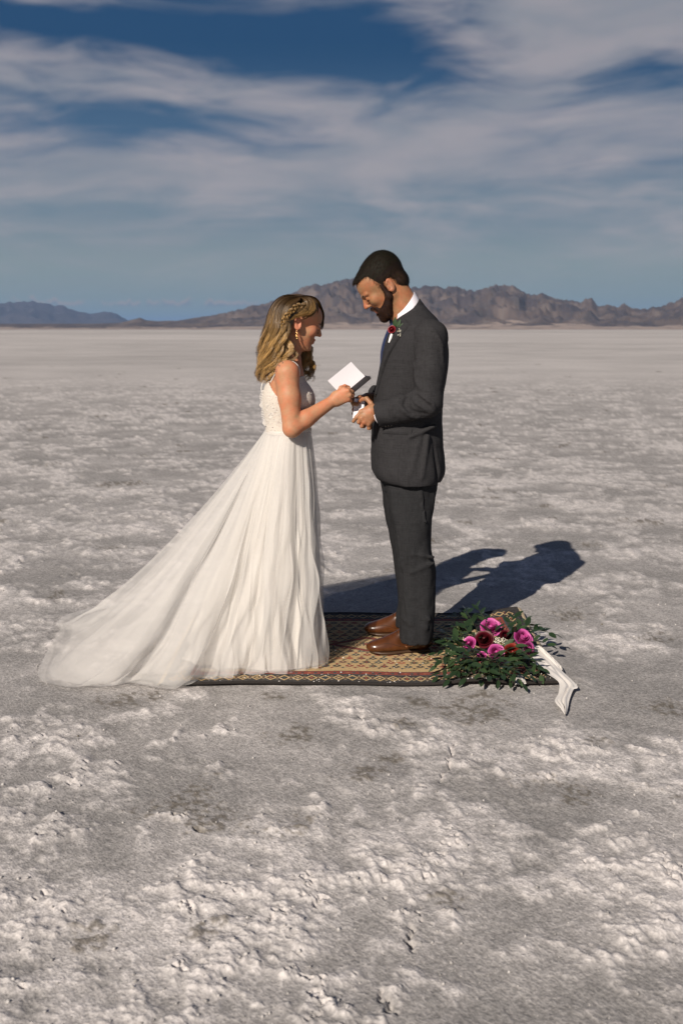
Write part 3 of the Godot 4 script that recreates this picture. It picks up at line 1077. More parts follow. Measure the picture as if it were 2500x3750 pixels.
	for z in [-1.0, 1.0]:
		var br := MB.new()
		br.tube(smooth(PackedVector3Array([h.p(0.1205, 0.037, 0.012 * z), h.p(0.1155, 0.0405, 0.026 * z), h.p(0.1005, 0.0395, 0.046 * z)]), 7), taper(7, [0.0018, 0.0026, 0.0014]), 6)
		part(groom, "eyebrow", br.mesh(), mat(Color(0.018, 0.011, 0.008), 0.7))
		var la := MB.new()
		la.tube(smooth(PackedVector3Array([h.p(0.1125, 0.0135, 0.022 * z), h.p(0.1135, 0.0115, 0.032 * z), h.p(0.105, 0.0125, 0.042 * z)]), 6), taper(6, [0.001, 0.0016, 0.001]), 5)
		part(groom, "eyelash", la.mesh(), mat(Color(0.012, 0.008, 0.006), 0.7))

	# ---------------- shirt and tie
	var white := mat(Color(0.76, 0.73, 0.78), 0.7)
	var cmb := MB.new()
	var rings := []
	for k in 5:
		var w := k / 4.0
		var rp := PackedVector3Array()
		var top := [pt(1517, 1068, DG), pt(1441, 1158, DG)]; var low := [pt(1541, 1112, DG), pt(1446, 1196, DG)]
		var bk: Vector3 = top[0].lerp(low[0], w); var fr: Vector3 = top[1].lerp(low[1], w)
		for i in 33:
			var a := TAU * i / 32.0
			var c := (bk + fr) * 0.5
			var q := c + (bk - fr) * 0.5 * cos(a) + Vector3(0, 0, lerpf(0.066, 0.082, w)) * sin(a)
			q += Vector3(0, -0.016 * sin(a) * sin(a), 0)
			rp.append(q)
		rings.append(rp)
	var cp := PackedVector3Array()
	for k in 5:
		cp.append_array(rings[k])
	cmb.sheet(cp, 33, 5)
	var inner := PackedVector3Array()
	for k in 3:      # the fold at the top and the inside
		for i in 33:
			var c0: Vector3 = (rings[0][0] + rings[0][16]) * 0.5
			var q: Vector3 = rings[0][i]
			inner.append(q + (c0 - q).normalized() * (0.003 * k) + Vector3(0, -0.012 * k * (k - 0.5) * 0.6, 0))
	cmb.sheet(inner, 33, 3)
	part(groom, "shirt_collar", cmb.mesh(), white)
	var navy := mat(Color(0.010, 0.017, 0.060), 0.45)
	navy.rim_enabled = true
	navy.rim = 0.4
	var tmb := MB.new()
	var tp := PackedVector3Array()
	var mid := line([[1441, 1172, DG], [1427, 1198, DG], [1414, 1228, DG], [1404, 1258, DG], [1397, 1295, DG], [1396, 1345, DG]], 14)
	for k in 14:
		var w := lerpf(0.017, 0.036, k / 13.0)
		for i in 9:
			var x := i / 8.0 * 2.0 - 1.0
			tp.append(mid[k] + Vector3(0.010 * x * x - 0.006, 0, x * w))
	tmb.sheet(tp, 9, 14)
	var tie := part(groom, "necktie", tmb.mesh(), navy)
	var kmb := MB.new()
	kmb.ball(pt(1438, 1172, DG), Vector3(0.014, 0.022, 0.019), Basis(Vector3(0, 0, 1), -0.5), 14, 9)
	part(tie, "knot", kmb.mesh(), navy)

	# ---------------- jacket
	var suit := cloth_mat(Color(0.046, 0.0448, 0.0475), 0.85, 5.0)
	var ft := Field.new(pt(1340, 1775, DG) + Vector3(0, 0, -0.27), pt(1665, 1100, DG) + Vector3(0, 0, 0.27), 0.0075)
	ft.loft([row(1118, 1500, 1556, DG, 0.066), row(1140, 1478, 1574, DG, 0.098), row(1165, 1452, 1598, DG, 0.150), row(1195, 1432, 1618, DG, 0.190, 2.1), row(1235, 1411, 1634, DG, 0.206, 2.2), row(1280, 1397, 1640, DG, 0.206, 2.3), row(1330, 1390, 1640, DG, 0.202, 2.3),
		row(1400, 1379, 1630, DG, 0.192, 2.3), row(1450, 1369, 1622, DG, 0.187, 2.3), row(1530, 1361, 1618, DG, 0.190, 2.3), row(1610, 1357, 1621, DG, 0.200, 2.4), row(1695, 1357, 1629, DG, 0.208, 2.4), row(1722, 1361, 1627, DG, 0.209, 2.4), row(1745, 1374, 1620, DG, 0.208, 2.4), row(1758, 1392, 1610, DG, 0.206, 2.4)], 0.01)
	var fold := noise(81, 9.0, 3)
	fold.fractal_type = FastNoiseLite.FRACTAL_RIDGED
	ft.bend(func(p: Vector3) -> float:
		var wv := fold.get_noise_3d(p.x * 0.5 + p.y * 0.45, p.y * 0.30, p.z * 0.6)
		var k := sst(1.25, 0.95, p.y)
		return wv * 0.0048 * (0.30 + k * 0.8))
	# the vent at the back and creases pulled from the button
	ft.caps(pt(1583, 1590, DG - 0.165), pt(1604, 1768, DG - 0.155), 0.004, 0.013, 0.006, true)
	for c in [[1540, 1590, 1500, 1740], [1565, 1600, 1545, 1750], [1590, 1560, 1500, 1600]]:
		ft.caps(pt(c[0], c[1], DG - 0.185), pt(c[2], c[3], DG - 0.205), 0.010, 0.004, 0.016)
	for c in [[1381, 1440, 1450, 1480], [1385, 1452, 1440, 1520], [1385, 1432, 1440, 1400]]:
		ft.caps(pt(c[0], c[1], DG - 0.12), pt(c[2], c[3], DG - 0.20), 0.004, 0.006, 0.012, true)
	var y_but := pt(1376, 1440, DG).y; var y_top := pt(1440, 1165, DG).y
	ft.cut(func(p: Vector3) -> float:
		var t := (p.y - y_but) / (y_top - y_but)
		if t < 0.0: return -1.0
		var w := 0.088 * t
		var inner_x := pt(1396.0 + 52.0 * clampf(t, 0.0, 1.2), 1300, DG).x
		return minf(w - absf(p.z + DG), inner_x - p.x))
	suit_torso = ft
	var jm := MB.new()
	ft.net(jm)
	var jacket := part(groom, "jacket", jm.mesh(), suit)
	# sleeves
	for side in [1.0, -1.0]:
		var sh: Vector3; var el: Vector3; var cu: Vector3
		if side > 0.0:
			sh = pt(1577, 1234, 4.20); el = pt(1566, 1474, 4.165); cu = pt(1384, 1517, 4.235)
		else:
			sh = pt(1568, 1236, 4.585); el = pt(1545, 1462, 4.62); cu = pt(1362, 1455, 4.515)
		var lo := sh.min(el).min(cu) - Vector3.ONE * 0.10; var hi := sh.max(el).max(cu) + Vector3.ONE * 0.10
		var fs := Field.new(lo, hi, 0.0065)
		fs.ell(sh + Vector3(-0.002, 0.006, -0.012 * side), Vector3(0.074, 0.066, 0.056), Basis.IDENTITY, 0.02)
		fs.caps(sh, sh.lerp(el, 0.55), 0.068, 0.068, 0.02)
		fs.caps(sh.lerp(el, 0.5), el, 0.067, 0.061, 0.02)
		var beyond := cu + (cu - el).normalized() * 0.03
		fs.caps(el, el.lerp(cu, 0.5), 0.061, 0.060, 0.02)
		fs.caps(el.lerp(cu, 0.5), beyond, 0.060, 0.0575, 0.02)
		# folds in the crook of the arm and below the shoulder
		if side > 0.0:
			for c in [[0.009, [[1512, 1432], [1490, 1446], [1468, 1466], [1470, 1490], [1490, 1512], [1524, 1528], [1572, 1532]]], [0.008, [[1512, 1434], [1544, 1454], [1584, 1482], [1592, 1506]]], [0.006, [[1506, 1450], [1520, 1474], [1560, 1502]]], [0.006, [[1512, 1330], [1520, 1390], [1548, 1432]]], [0.006, [[1590, 1215], [1616, 1262], [1622, 1320]]], [0.005, [[1440, 1475], [1430, 1500], [1440, 1530]]]]:
				var l := laid(fs, c[1], 3.8, 4.35, -0.003, 14)
				for k in 13:
					var w: float = c[0] * (0.35 + 0.65 * sin(PI * (k + 0.5) / 13.0))
					fs.caps(l[k], l[k + 1], w, w, 0.010)
			for c in [[[1505, 1446], [1484, 1468], [1487, 1490], [1512, 1510], [1560, 1518]], [[1516, 1446], [1546, 1468], [1574, 1492]]]:
				var l := laid(fs, c, 3.8, 4.35, 0.001, 12)
				for k in 11:
					fs.caps(l[k], l[k + 1], 0.0045, 0.0045, 0.008, true)
		fs.bend(func(p: Vector3) -> float: return fold.get_noise_3d(p.x * 0.9 + p.y * 0.7, p.y * 0.5, p.z * 0.8 + 5.0) * 0.0055)
		var ax := (cu - el).normalized()
		fs.cut(func(p: Vector3) -> float: return (p - cu).dot(ax))
		var smb := MB.new()
		fs.net(smb)
		var sl := part(jacket, "sleeve", smb.mesh(), suit)
		if side > 0.0:
			for k in 3:
				var q := laid(fs, [[1412 + k * 10, 1559 - k * 1.5], [1413 + k * 10, 1559 - k * 1.5]], 3.9, 4.4, 0.001, 2)
				var b := MB.new()
				b.ball(q[0], Vector3(0.0055, 0.0055, 0.0032), Basis.IDENTITY, 10, 6)
				part(jacket, "cuff_button", b.mesh(), mat(Color(0.02, 0.016, 0.013), 0.25))
			var cuff := MB.new()      # a little shirt cuff
			cuff.tube(PackedVector3Array([cu - ax * 0.03, cu + ax * 0.006]), PackedFloat32Array([0.042, 0.041]), 20)
			part(groom, "shirt_cuff", cuff.mesh(), white)
	# collar, lapel, pockets, button
	var lap_mb := MB.new()
	panel(lap_mb, ft, [[1466, 1178], [1441, 1228], [1414, 1285], [1398, 1340], [1389, 1390], [1378, 1440]], [[1491, 1174], [1497, 1192], [1462, 1240], [1427, 1300], [1403, 1362], [1380, 1444]], 30, 7, 3.9, 4.7, 0.010)
	part(jacket, "lapel", lap_mb.mesh(), suit)
	var ring_mb := MB.new()      # the collar standing round the back of the neck
	var bp := PackedVector3Array()
	for k in 6:
		var w: float = [0.0, 0.0, 0.35, 0.7, 1.0, 1.0][k]
		var bk := pt(1536, 1093, DG).lerp(pt(1563, 1130, DG), w); var fr := pt(1452, 1186, DG).lerp(pt(1452, 1220, DG), w)
		for i in 25:
			var a := lerpf(-1.75, 1.75, i / 24.0)
			var q := (bk + fr) * 0.5 + (bk - fr) * 0.5 * cos(a) + Vector3(0, 0, lerpf(0.080, 0.100, w)) * sin(a)
			q.y -= lerpf(0.010, 0.004, w) * sin(a) * sin(a)
			if k == 0 or k == 5:
				q = q.lerp((bk + fr) * 0.5, 0.06)
			bp.append(q)
	ring_mb.sheet(bp, 25, 6)
	part(jacket, "collar", ring_mb.mesh(), suit)
	var flap := MB.new()
	panel(flap, ft, [[1400, 1572], [1450, 1571], [1507, 1570]], [[1402, 1589], [1452, 1592], [1505, 1594]], 20, 5, 3.9, 4.4, 0.004)
	part(jacket, "pocket_flap", flap.mesh(), suit)
	var welt := MB.new()
	panel(welt, ft, [[1432, 1309], [1455, 1308], [1476, 1306]], [[1422, 1329], [1450, 1329], [1476, 1327]], 14, 4, 3.9, 4.4, 0.0018)
	part(jacket, "breast_pocket", welt.mesh(), suit)
	var seam_dark := mat(Color(0.018, 0.017, 0.018), 0.9)
	for s in [[[1437, 1400], [1434, 1460], [1431, 1520]], [[1470, 1598], [1462, 1670], [1453, 1756]]]:
		var sb := MB.new()
		sb.tube(laid(ft, s, 3.9, 4.5, 0.0, 16), taper(16, [0.0010, 0.0011, 0.0010]), 5)
		part(jacket, "seam", sb.mesh(), seam_dark)
	var bmb := MB.new()
	var bq := laid(ft, [[1376, 1447], [1377, 1447]], 3.9, 4.5, 0.001, 2)
	bmb.ball(bq[0], Vector3(0.006, 0.010, 0.010), Basis.IDENTITY, 12, 7)
	part(jacket, "button", bmb.mesh(), mat(Color(0.02, 0.016, 0.013), 0.25))

	# ---------------- trousers
	var grey := cloth_mat(Color(0.036, 0.0362, 0.0385), 0.88, 5.0)
	var fl := Field.new(pt(1370, 2372, 4.28) + Vector3(0, 0, -0.38), pt(1640, 1690, 4.28) + Vector3(0, 0, 0.16), 0.0075)
	fl.loft([row(1690, 1400, 1600, DG, 0.17), row(1800, 1404, 1596, DG, 0.165)], 0.03)
	fl.loft([row(1730, 1406, 1606, 4.31, 0.092), row(1868, 1420, 1588, 4.295, 0.090), row(1995, 1442, 1578, 4.285, 0.082), row(2080, 1452, 1594, 4.28, 0.078), row(2208, 1459, 1595, 4.27, 0.074), row(2285, 1460, 1592, 4.265, 0.072), row(2328, 1459, 1588, 4.265, 0.074), row(2350, 1462, 1584, 4.265, 0.075)], 0.012)
	fl.loft([row(1730, 1388, 1590, 4.47, 0.092), row(1868, 1404, 1568, 4.485, 0.090), row(1995, 1428, 1560, 4.49, 0.082), row(2080, 1442, 1575, 4.495, 0.078), row(2208, 1454, 1575, 4.50, 0.074), row(2250, 1448, 1570, 4.50, 0.072), row(2296, 1447, 1568, 4.505, 0.076)], 0.006)
	# pressed crease down the front, breaks above the shoe, folds behind the knee
	fl.caps(pt(1436, 1800, 4.24), pt(1466, 2050, 4.225), 0.008, 0.006, 0.014)
	fl.caps(pt(1466, 2050, 4.225), pt(1500, 2290, 4.20), 0.006, 0.006, 0.014)
	for c in [[1590, 2060, 1500, 2100], [1588, 2040, 1510, 2030], [1480, 2270, 1560, 2300], [1500, 2235, 1580, 2270], [1540, 1790, 1570, 1980]]:
		fl.caps(pt(c[0], c[1], 4.215), pt(c[2], c[3], 4.20), 0.007, 0.004, 0.018)
	fl.bend(func(p: Vector3) -> float: return fold.get_noise_3d(p.x * 0.9, p.y * 0.28, p.z * 0.9 + 11.0) * 0.0065)
	var tm := MB.new()
	fl.net(tm)
	var trousers := part(groom, "trousers", tm.mesh(), grey)
	var ts := MB.new()
	ts.tube(laid(fl, [[1534, 1770], [1536, 1850], [1545, 1950]], 3.9, 4.5, 0.0, 12), taper(12, [0.0006, 0.0006]), 5)
	part(trousers, "seam", ts.mesh(), seam_dark)

	# ---------------- shoes
	shoe(gnd(1574, 2380, 0.012), gnd(1352, 2390, 0.012))
	shoe(gnd(1556, 2318, 0.012), gnd(1344, 2320, 0.012))

func shoe(heel: Vector3, toe: Vector3) -> void:
	var f := (toe - heel)
	var ln := f.length()
	f = f.normalized()
	var s := f.cross(Vector3.UP).normalized()
	if s.z < 0.0:
		s = -s
	var B := Basis(f, Vector3.UP, s)
	var ps := func(x: float, y: float, z: float) -> Vector3: return heel + f * (x * ln) + Vector3.UP * y + s * z
	var leather := mat(Color(0.10, 0.032, 0.009), 0.30)
	leather.albedo_texture = grain_tex(128, 9, [0.1, 0.1, 0.3, 0.6], 0.72, 1.0)
	leather.uv1_triplanar = true
	leather.uv1_scale = Vector3.ONE * 2.5
	leather.clearcoat_enabled = true
	leather.clearcoat = 0.25
	leather.clearcoat_roughness = 0.12
	var F := Field.new((heel.min(toe)) - Vector3(0.07, 0.02, 0.07), heel.max(toe) + Vector3(0.07, 0.16, 0.07), 0.0042)
	F.ell(ps.call(0.80, 0.030, 0.004), Vector3(0.068, 0.030, 0.043), B, 0.02)
	F.ell(ps.call(0.90, 0.026, 0.0), Vector3(0.036, 0.022, 0.034), B, 0.02)
	F.ell(ps.call(0.60, 0.036, 0.004), Vector3(0.085, 0.040, 0.041), B, 0.02)
	F.caps(ps.call(0.66, 0.050, 0.0), ps.call(0.42, 0.085, 0.0), 0.026, 0.030, 0.02)
	F.ell(ps.call(0.30, 0.040, 0.0), Vector3(0.080, 0.044, 0.034), B, 0.02)
	F.ell(ps.call(0.13, 0.045, 0.0), Vector3(0.040, 0.050, 0.034), B, 0.02)
	F.caps(ps.call(0.28, 0.07, 0.0), ps.call(0.26, 0.115, 0.0), 0.034, 0.036, 0.02)
	F.cut(func(p: Vector3) -> float: return (heel.y + 0.014) - p.y)
	var m := MB.new()
	F.net(m)
	var sh := part(groom, "shoe", m.mesh(), leather)
	# sole with welt, and heel
	var out := PackedVector3Array()
	var halfw := [[-0.005, 0.006], [0.02, 0.026], [0.10, 0.036], [0.25, 0.036], [0.42, 0.036], [0.58, 0.045], [0.72, 0.050], [0.84, 0.046], [0.93, 0.034], [0.99, 0.014], [1.0, 0.002]]
	var rimp := []
	for k in halfw.size():
		rimp.append(ps.call(halfw[k][0], 0, halfw[k][1] + (0.004 if k > 4 else 0.0)))
	for k in range(halfw.size() - 1, -1, -1):
		rimp.append(ps.call(halfw[k][0], 0, -halfw[k][1] + (0.004 if k > 4 else 0.0)))
	var nr := rimp.size()
	var c0: Vector3 = ps.call(0.5, 0, 0)
	for lv in [[0.0, 0.0], [1.0, 0.0], [1.0, 0.007], [0.985, 0.0125], [0.80, 0.0145], [0.0, 0.0145]]:
		for k in nr:
			var q: Vector3 = c0.lerp(rimp[k], lv[0])
			var along_f := (q - heel).dot(f) / ln
			q.y = heel.y + lv[1] + 0.004 * sst(0.75, 1.0, along_f) + (0.006 if along_f < 0.26 or lv[1] > 0.0 else 0.006) - 0.006
			out.append(q)
	var sm := MB.new()
	sm.sheet(out, nr, 6, true)
	part(sh, "sole", sm.mesh(), mat(Color(0.055, 0.028, 0.014), 0.5))
	# wing-tip line, throat line, laces
	var dark := mat(Color(0.040, 0.016, 0.007), 0.6)
	for path in [[[0.93, 0.040], [0.78, 0.052], [0.66, 0.050], [0.56, 0.040], [0.44, 0.032]], [[0.52, 0.075], [0.44, 0.066], [0.40, 0.056], [0.30, 0.060], [0.20, 0.066], [0.12, 0.072]]]:
		var q := PackedVector3Array()
		for a in 18:
			var t := along(path, a / 17.0)
			var from: Vector3 = ps.call(t.x, t.y, 0.12); var to: Vector3 = ps.call(t.x, t.y, 0.0)
			var hp := F.hit(from, to)
			q.append(hp + F.grad(hp) * 0.0003)
		var w := MB.new()
		w.tube(q, taper(18, [0.0007, 0.0010, 0.0007]), 5)
		part(sh, "brogue_line", w.mesh(), dark)
	for k in 3:
		var q := PackedVector3Array()
		for a in 9:
			var z := -0.022 + 0.0055 * a
			var hp := F.hit(ps.call(0.56 - 0.05 * k, 0.16, z), ps.call(0.56 - 0.05 * k, 0.02, z))
			q.append(hp + Vector3(0, 0.001, 0))
		var w := MB.new()
		w.tube(q, taper(9, [0.0017, 0.0017]), 5)
		part(sh, "lace", w.mesh(), dark)

var _skin: ImageTexture
func skin_tex() -> ImageTexture:
	if not _skin:
		_skin = grain_tex(256, 6, [0.15, 0.25, 0.3, 0.35, 0.3, 0.25], 0.86, 1.0)
	return _skin

var _blush: FastNoiseLite
func blush(c: Color, p: Vector3) -> Color:      # uneven skin: redder and paler blotches
	if _blush == null:
		_blush = noise(71, 22.0, 3)
	var n := _blush.get_noise_3dv(p)
	var m := _blush.get_noise_3dv(p * 2.6 + Vector3(9, 3, 5))
	return Color(c.r * (1.0 + 0.16 * n + 0.10 * m), c.g * (1.0 - 0.14 * n + 0.12 * m), c.b * (1.0 - 0.18 * n + 0.12 * m))

# ================================================================ the woman in the wedding dress
const DB := 4.35
var bride: Node3D

func build_bride() -> void:
	rng.seed = 21
	bride = thing("person", gnd(1085, 2370), "woman with wavy blonde hair in white lace and tulle wedding dress reading from a booklet", "person")
	var h := HeadFrame.new(pt(1091, 1187, DB - 0.068), deg_to_rad(17.0), deg_to_rad(20.0), 1.0, 0.93)
	var tone := Color(0.455, 0.205, 0.110)
	var skin := MB.new()
	# head and neck
	var neck := pt(1063, 1345, DB)
	var fh := Field.new(pt(955, 1350, DB) + Vector3(0, 0, -0.13), pt(1190, 1085, DB) + Vector3(0, 0, 0.12), 0.0038)
	head_shape(fh, h, false)
	fh.caps(h.p(-0.010, -0.03, 0), neck, 0.046, 0.046, 0.025)
	fh.net(skin, func(p: Vector3, _n: Vector3) -> Color:
		var q := h.back(p)
		if q.y > -0.056 and q.y < -0.030 and q.x > 0.105 and absf(q.z) < 0.022:
			return Color(0.43, 0.165, 0.10)
		if absf(q.z) > 0.074 and absf(q.x) < 0.03:
			return Color(0.47, 0.18, 0.105)
		if q.x > 0.07 and q.y < 0.01 and q.y > -0.03 and absf(q.z) > 0.025:
			return Color(0.46, 0.19, 0.108)
		return blush(tone, p))
	# trunk and arms
	var fb := Field.new(pt(945, 1760, DB) + Vector3(0, 0, -0.24), pt(1310, 1305, DB) + Vector3(0, 0, 0.23), 0.0058)
	fb.loft([row(1330, 1042, 1088, DB, 0.050), row(1348, 1020, 1100, DB, 0.105), row(1368, 1000, 1106, DB, 0.142), row(1400, 985, 1114, DB, 0.150), row(1440, 974, 1132, DB, 0.142), row(1474, 970, 1141, DB, 0.134), row(1520, 974, 1134, DB, 0.120), row(1575, 978, 1132, DB, 0.112), row(1640, 990, 1122, DB, 0.095), row(1740, 985, 1125, DB, 0.10)], 0.02)
	fb.caps(neck + Vector3(0, 0.05, 0), neck + Vector3(0, -0.03, 0), 0.046, 0.050, 0.03)
	for z in [-0.062, 0.062]:
		fb.ell(pt(1105, 1460, DB) + Vector3(0, 0, z), Vector3(0.048, 0.050, 0.052), Basis.IDENTITY, 0.03)
	var sh := pt(1052, 1366, DB - 0.148); var el := pt(1069, 1568, 4.172); var wr := pt(1216, 1470, 4.235)
	fb.ell(sh + Vector3(0.0, 0.004, -0.006), Vector3(0.047, 0.046, 0.044), Basis.IDENTITY, 0.025)
	fb.caps(sh, sh.lerp(el, 0.45), 0.046, 0.045, 0.022)
	fb.caps(sh.lerp(el, 0.45), el, 0.045, 0.038, 0.02)
	fb.caps(el, el.lerp(wr, 0.35), 0.037, 0.036, 0.014)
	fb.caps(el.lerp(wr, 0.35), wr, 0.036, 0.0245, 0.014)
	var sh2 := pt(1055, 1368, DB + 0.150); var el2 := pt(1085, 1556, 4.53); var wr2 := pt(1226, 1466, 4.43)
	fb.caps(sh2, el2, 0.045, 0.038, 0.025)
	fb.caps(el2, el2.lerp(wr2, 0.4), 0.036, 0.034, 0.014)
	fb.caps(el2.lerp(wr2, 0.4), wr2, 0.034, 0.0235, 0.014)
	fb.net(skin, func(p: Vector3, _n: Vector3) -> Color: return blush(tone, p))
	# hands
	var fn := Field.new(pt(1195, 1500, 4.23) + Vector3(0, 0, -0.10), pt(1312, 1400, 4.23) + Vector3(0, 0, 0.06), 0.0027)
	fn.caps(wr - (wr - el).normalized() * 0.02, pt(1232, 1458, 4.236), 0.0255, 0.024, 0.01)
	var kn := [pt(1258, 1425, 4.222), pt(1273, 1431, 4.214), pt(1280, 1446, 4.216), pt(1276, 1462, 4.224)]
	for k in 4:
		fn.caps(pt(1229 + k * 2, 1448 + k * 8, 4.234), kn[k], 0.0195, 0.0098, 0.012)
	finger(fn, [kn[0], pt(1277, 1424, 4.236), pt(1280, 1428, 4.262), pt(1266, 1432, 4.272)], 0.0086)
	finger(fn, [kn[1], pt(1287, 1434, 4.232), pt(1287, 1438, 4.260), pt(1272, 1440, 4.270)], 0.0088)
	finger(fn, [kn[2], pt(1289, 1450, 4.232), pt(1286, 1452, 4.258), pt(1271, 1452, 4.266)], 0.0084)
	finger(fn, [kn[3], pt(1284, 1467, 4.236), pt(1280, 1468, 4.258), pt(1266, 1464, 4.264)], 0.0076)
	finger(fn, [pt(1234, 1444, 4.246), pt(1248, 1420, 4.252), pt(1262, 1414, 4.262), pt(1276, 1418, 4.272)], 0.0096)
	fn.net(skin, func(p: Vector3, _n: Vector3) -> Color: return blush(tone, p))
	var ff := Field.new(pt(1200, 1500, 4.38) + Vector3(0, 0, -0.10), pt(1320, 1400, 4.38) + Vector3(0, 0, 0.10), 0.0028)
	ff.caps(wr2 - (wr2 - el2).normalized() * 0.02, pt(1244, 1455, 4.405), 0.0245, 0.023, 0.01)
	for k in 4:
		var kk := pt(1270 + k * 3, 1430 + k * 11, 4.375)
		ff.caps(pt(1242, 1446 + k * 7, 4.405), kk, 0.019, 0.0096, 0.012)
		finger(ff, [kk, pt(1290, 1432 + k * 11, 4.345), pt(1291, 1436 + k * 11, 4.315), pt(1279, 1438 + k * 10, 4.298)], 0.0084)
	finger(ff, [pt(1250, 1444, 4.39), pt(1264, 1424, 4.36), pt(1277, 1417, 4.33), pt(1286, 1420, 4.308)], 0.0094)
	ff.net(skin, func(p: Vector3, _n: Vector3) -> Color: return blush(tone, p))
	# legs inside the skirt
	var fl := Field.new(pt(1000, 2420, 4.2) + Vector3(0, 0, -0.35), pt(1170, 1690, DB) + Vector3(0, 0, 0.2), 0.016)
	for z in [-0.075, 0.075]:
		fl.caps(pt(1058, 1720, DB + z), pt(1072, 2050, DB + z), 0.085, 0.052, 0.03)
		fl.caps(pt(1072, 2050, DB + z), pt(1072, 2330, DB + z), 0.050, 0.030, 0.02)
		fl.caps(pt(1072, 2345, DB + z), pt(1140, 2362, DB + z), 0.032, 0.022, 0.02)
	fl.net(skin, func(p: Vector3, _n: Vector3) -> Color: return blush(tone, p))
	var sm := mat(Color(1, 1, 1), 0.55, true)
	sm.metallic_specular = 0.38
	sm.subsurf_scatter_enabled = true
	sm.subsurf_scatter_strength = 0.10
	sm.albedo_texture = freckle_tex()
	sm.uv1_triplanar = true
	sm.uv1_scale = Vector3.ONE * 6.0
	part(bride, "body", skin.mesh(), sm)

	# ---------------- face details, earring, ring, tattoo
	for z in [-1.0, 1.0]:
		var la := MB.new()
		la.tube(smooth(PackedVector3Array([h.p(0.1125, 0.0125, 0.020 * z), h.p(0.1150, 0.0095, 0.032 * z), h.p(0.1050, 0.0110, 0.044 * z)]), 6), taper(6, [0.0008, 0.0014, 0.0008]), 5)
		part(bride, "eyelash", la.mesh(), mat(Color(0.015, 0.010, 0.008), 0.7))
		var br := MB.new()
		br.tube(smooth(PackedVector3Array([h.p(0.1150, 0.037, 0.012 * z), h.p(0.1120, 0.0405, 0.028 * z), h.p(0.098, 0.0385, 0.046 * z)]), 7), taper(7, [0.0014, 0.0018, 0.001]), 6)
		part(bride, "eyebrow", br.mesh(), mat(Color(0.09, 0.048, 0.024), 0.7))
	var gold := mat(Color(0.80, 0.52, 0.20), 0.25)
	gold.metallic = 1.0
	var lobe := h.p(0.004, -0.030, 0.079)
	var ear := MB.new()
	ear.ball(lobe, Vector3.ONE * 0.0028, Basis.IDENTITY, 8, 6)
	for k in 5:
		ear.ball(lobe + Vector3(0.0015 * sin(k * 2.0), -0.007 - 0.0062 * k, 0.002), Vector3(0.0032 + 0.0006 * (k % 3), 0.0034, 0.0022), Basis.IDENTITY, 8, 6)
	part(bride, "earring", ear.mesh(), gold)
	var ring := MB.new()
	var rp := PackedVector3Array()
	for k in 13:
		rp.append(pt(1290, 1444, 4.33) + Vector3(sin(TAU * k / 12.0) * 0.0095, cos(TAU * k / 12.0) * 0.0095, 0))
	ring.tube(rp, taper(13, [0.0016, 0.0016]), 6)
	ring.ball(pt(1296, 1445, 4.318), Vector3.ONE * 0.004, Basis.IDENTITY, 6, 4)
	part(bride, "ring", ring.mesh(), gold)
	var ink := MB.new()
	for s in [[[1000, 1396], [996, 1382], [998, 1368], [1004, 1352], [1014, 1338], [1026, 1325], [1036, 1312]], [[998, 1372], [1006, 1368], [1008, 1376], [1002, 1380]], [[1003, 1354], [1012, 1352], [1012, 1362], [1006, 1360]], [[1014, 1338], [1024, 1338], [1022, 1346]], [[1026, 1325], [1036, 1326], [1034, 1333]], [[996, 1386], [1003, 1388], [1004, 1398]], [[1010, 1343], [1008, 1336], [1014, 1331]], [[1020, 1331], [1019, 1323], [1026, 1319]]]:
		ink.tube(laid(fb, s, 3.9, 4.45, -0.0004, 12), taper(12, [0.0007, 0.0016, 0.0006]), 5)
	part(bride, "tattoo", ink.mesh(), mat(Color(0.045, 0.055, 0.060), 0.6), "dark vine tattoo over the shoulder blade")

	# ---------------- lace bodice
	var lace := mat(Color(0.70, 0.67, 0.63), 0.85)
	lace.albedo_texture = lace_tex()
	lace.uv1_triplanar = true
	lace.uv1_scale = Vector3.ONE * 5.5
	lace.heightmap_enabled = true
	lace.heightmap_texture = lace.albedo_texture
	lace.heightmap_scale = 0.18
	var fd := Field.new(pt(940, 1600, DB) + Vector3(0, 0, -0.20), pt(1165, 1365, DB) + Vector3(0, 0, 0.20), 0.0052)
	fd.loft([row(1368, 992, 1112, DB, 0.128), row(1400, 974, 1120, DB, 0.142), row(1440, 962, 1138, DB, 0.146), row(1474, 960, 1148, DB, 0.141), row(1520, 966, 1141, DB, 0.127), row(1560, 972, 1138, DB, 0.119), row(1582, 972, 1140, DB, 0.119)], 0.01)
	for z in [-0.062, 0.062]:
		fd.ell(pt(1100, 1462, DB) + Vector3(0, 0, z), Vector3(0.052, 0.058, 0.056), Basis.IDENTITY, 0.05)
	fd.cut(func(p: Vector3) -> float:      # neckline: deep at the sides under the arms, a point at the strap in front and at the back
		var top_f := pt(1100, 1376, DB); var q := Vector2(p.x, p.y)
		var x0 := pt(985, 1400, DB).x; var x1 := top_f.x
		var t := clampf((q.x - x0) / (x1 - x0), 0.0, 1.0)
		var dip := sin(PI * t)
		var yt := lerpf(pt(980, 1386, DB).y, top_f.y, t) - dip * 0.085 * sst(0.06, 0.11, absf(p.z + DB) + 0.02)
		yt -= 0.03 * sst(0.02, 0.0, absf(p.z + DB)) * (1.0 - t)
		return q.y - yt)
	var bm := MB.new()
	fd.net(bm)
	var bodice := part(bride, "bodice", bm.mesh(), lace)
	var thread := mat(Color(0.70, 0.67, 0.63), 0.8)
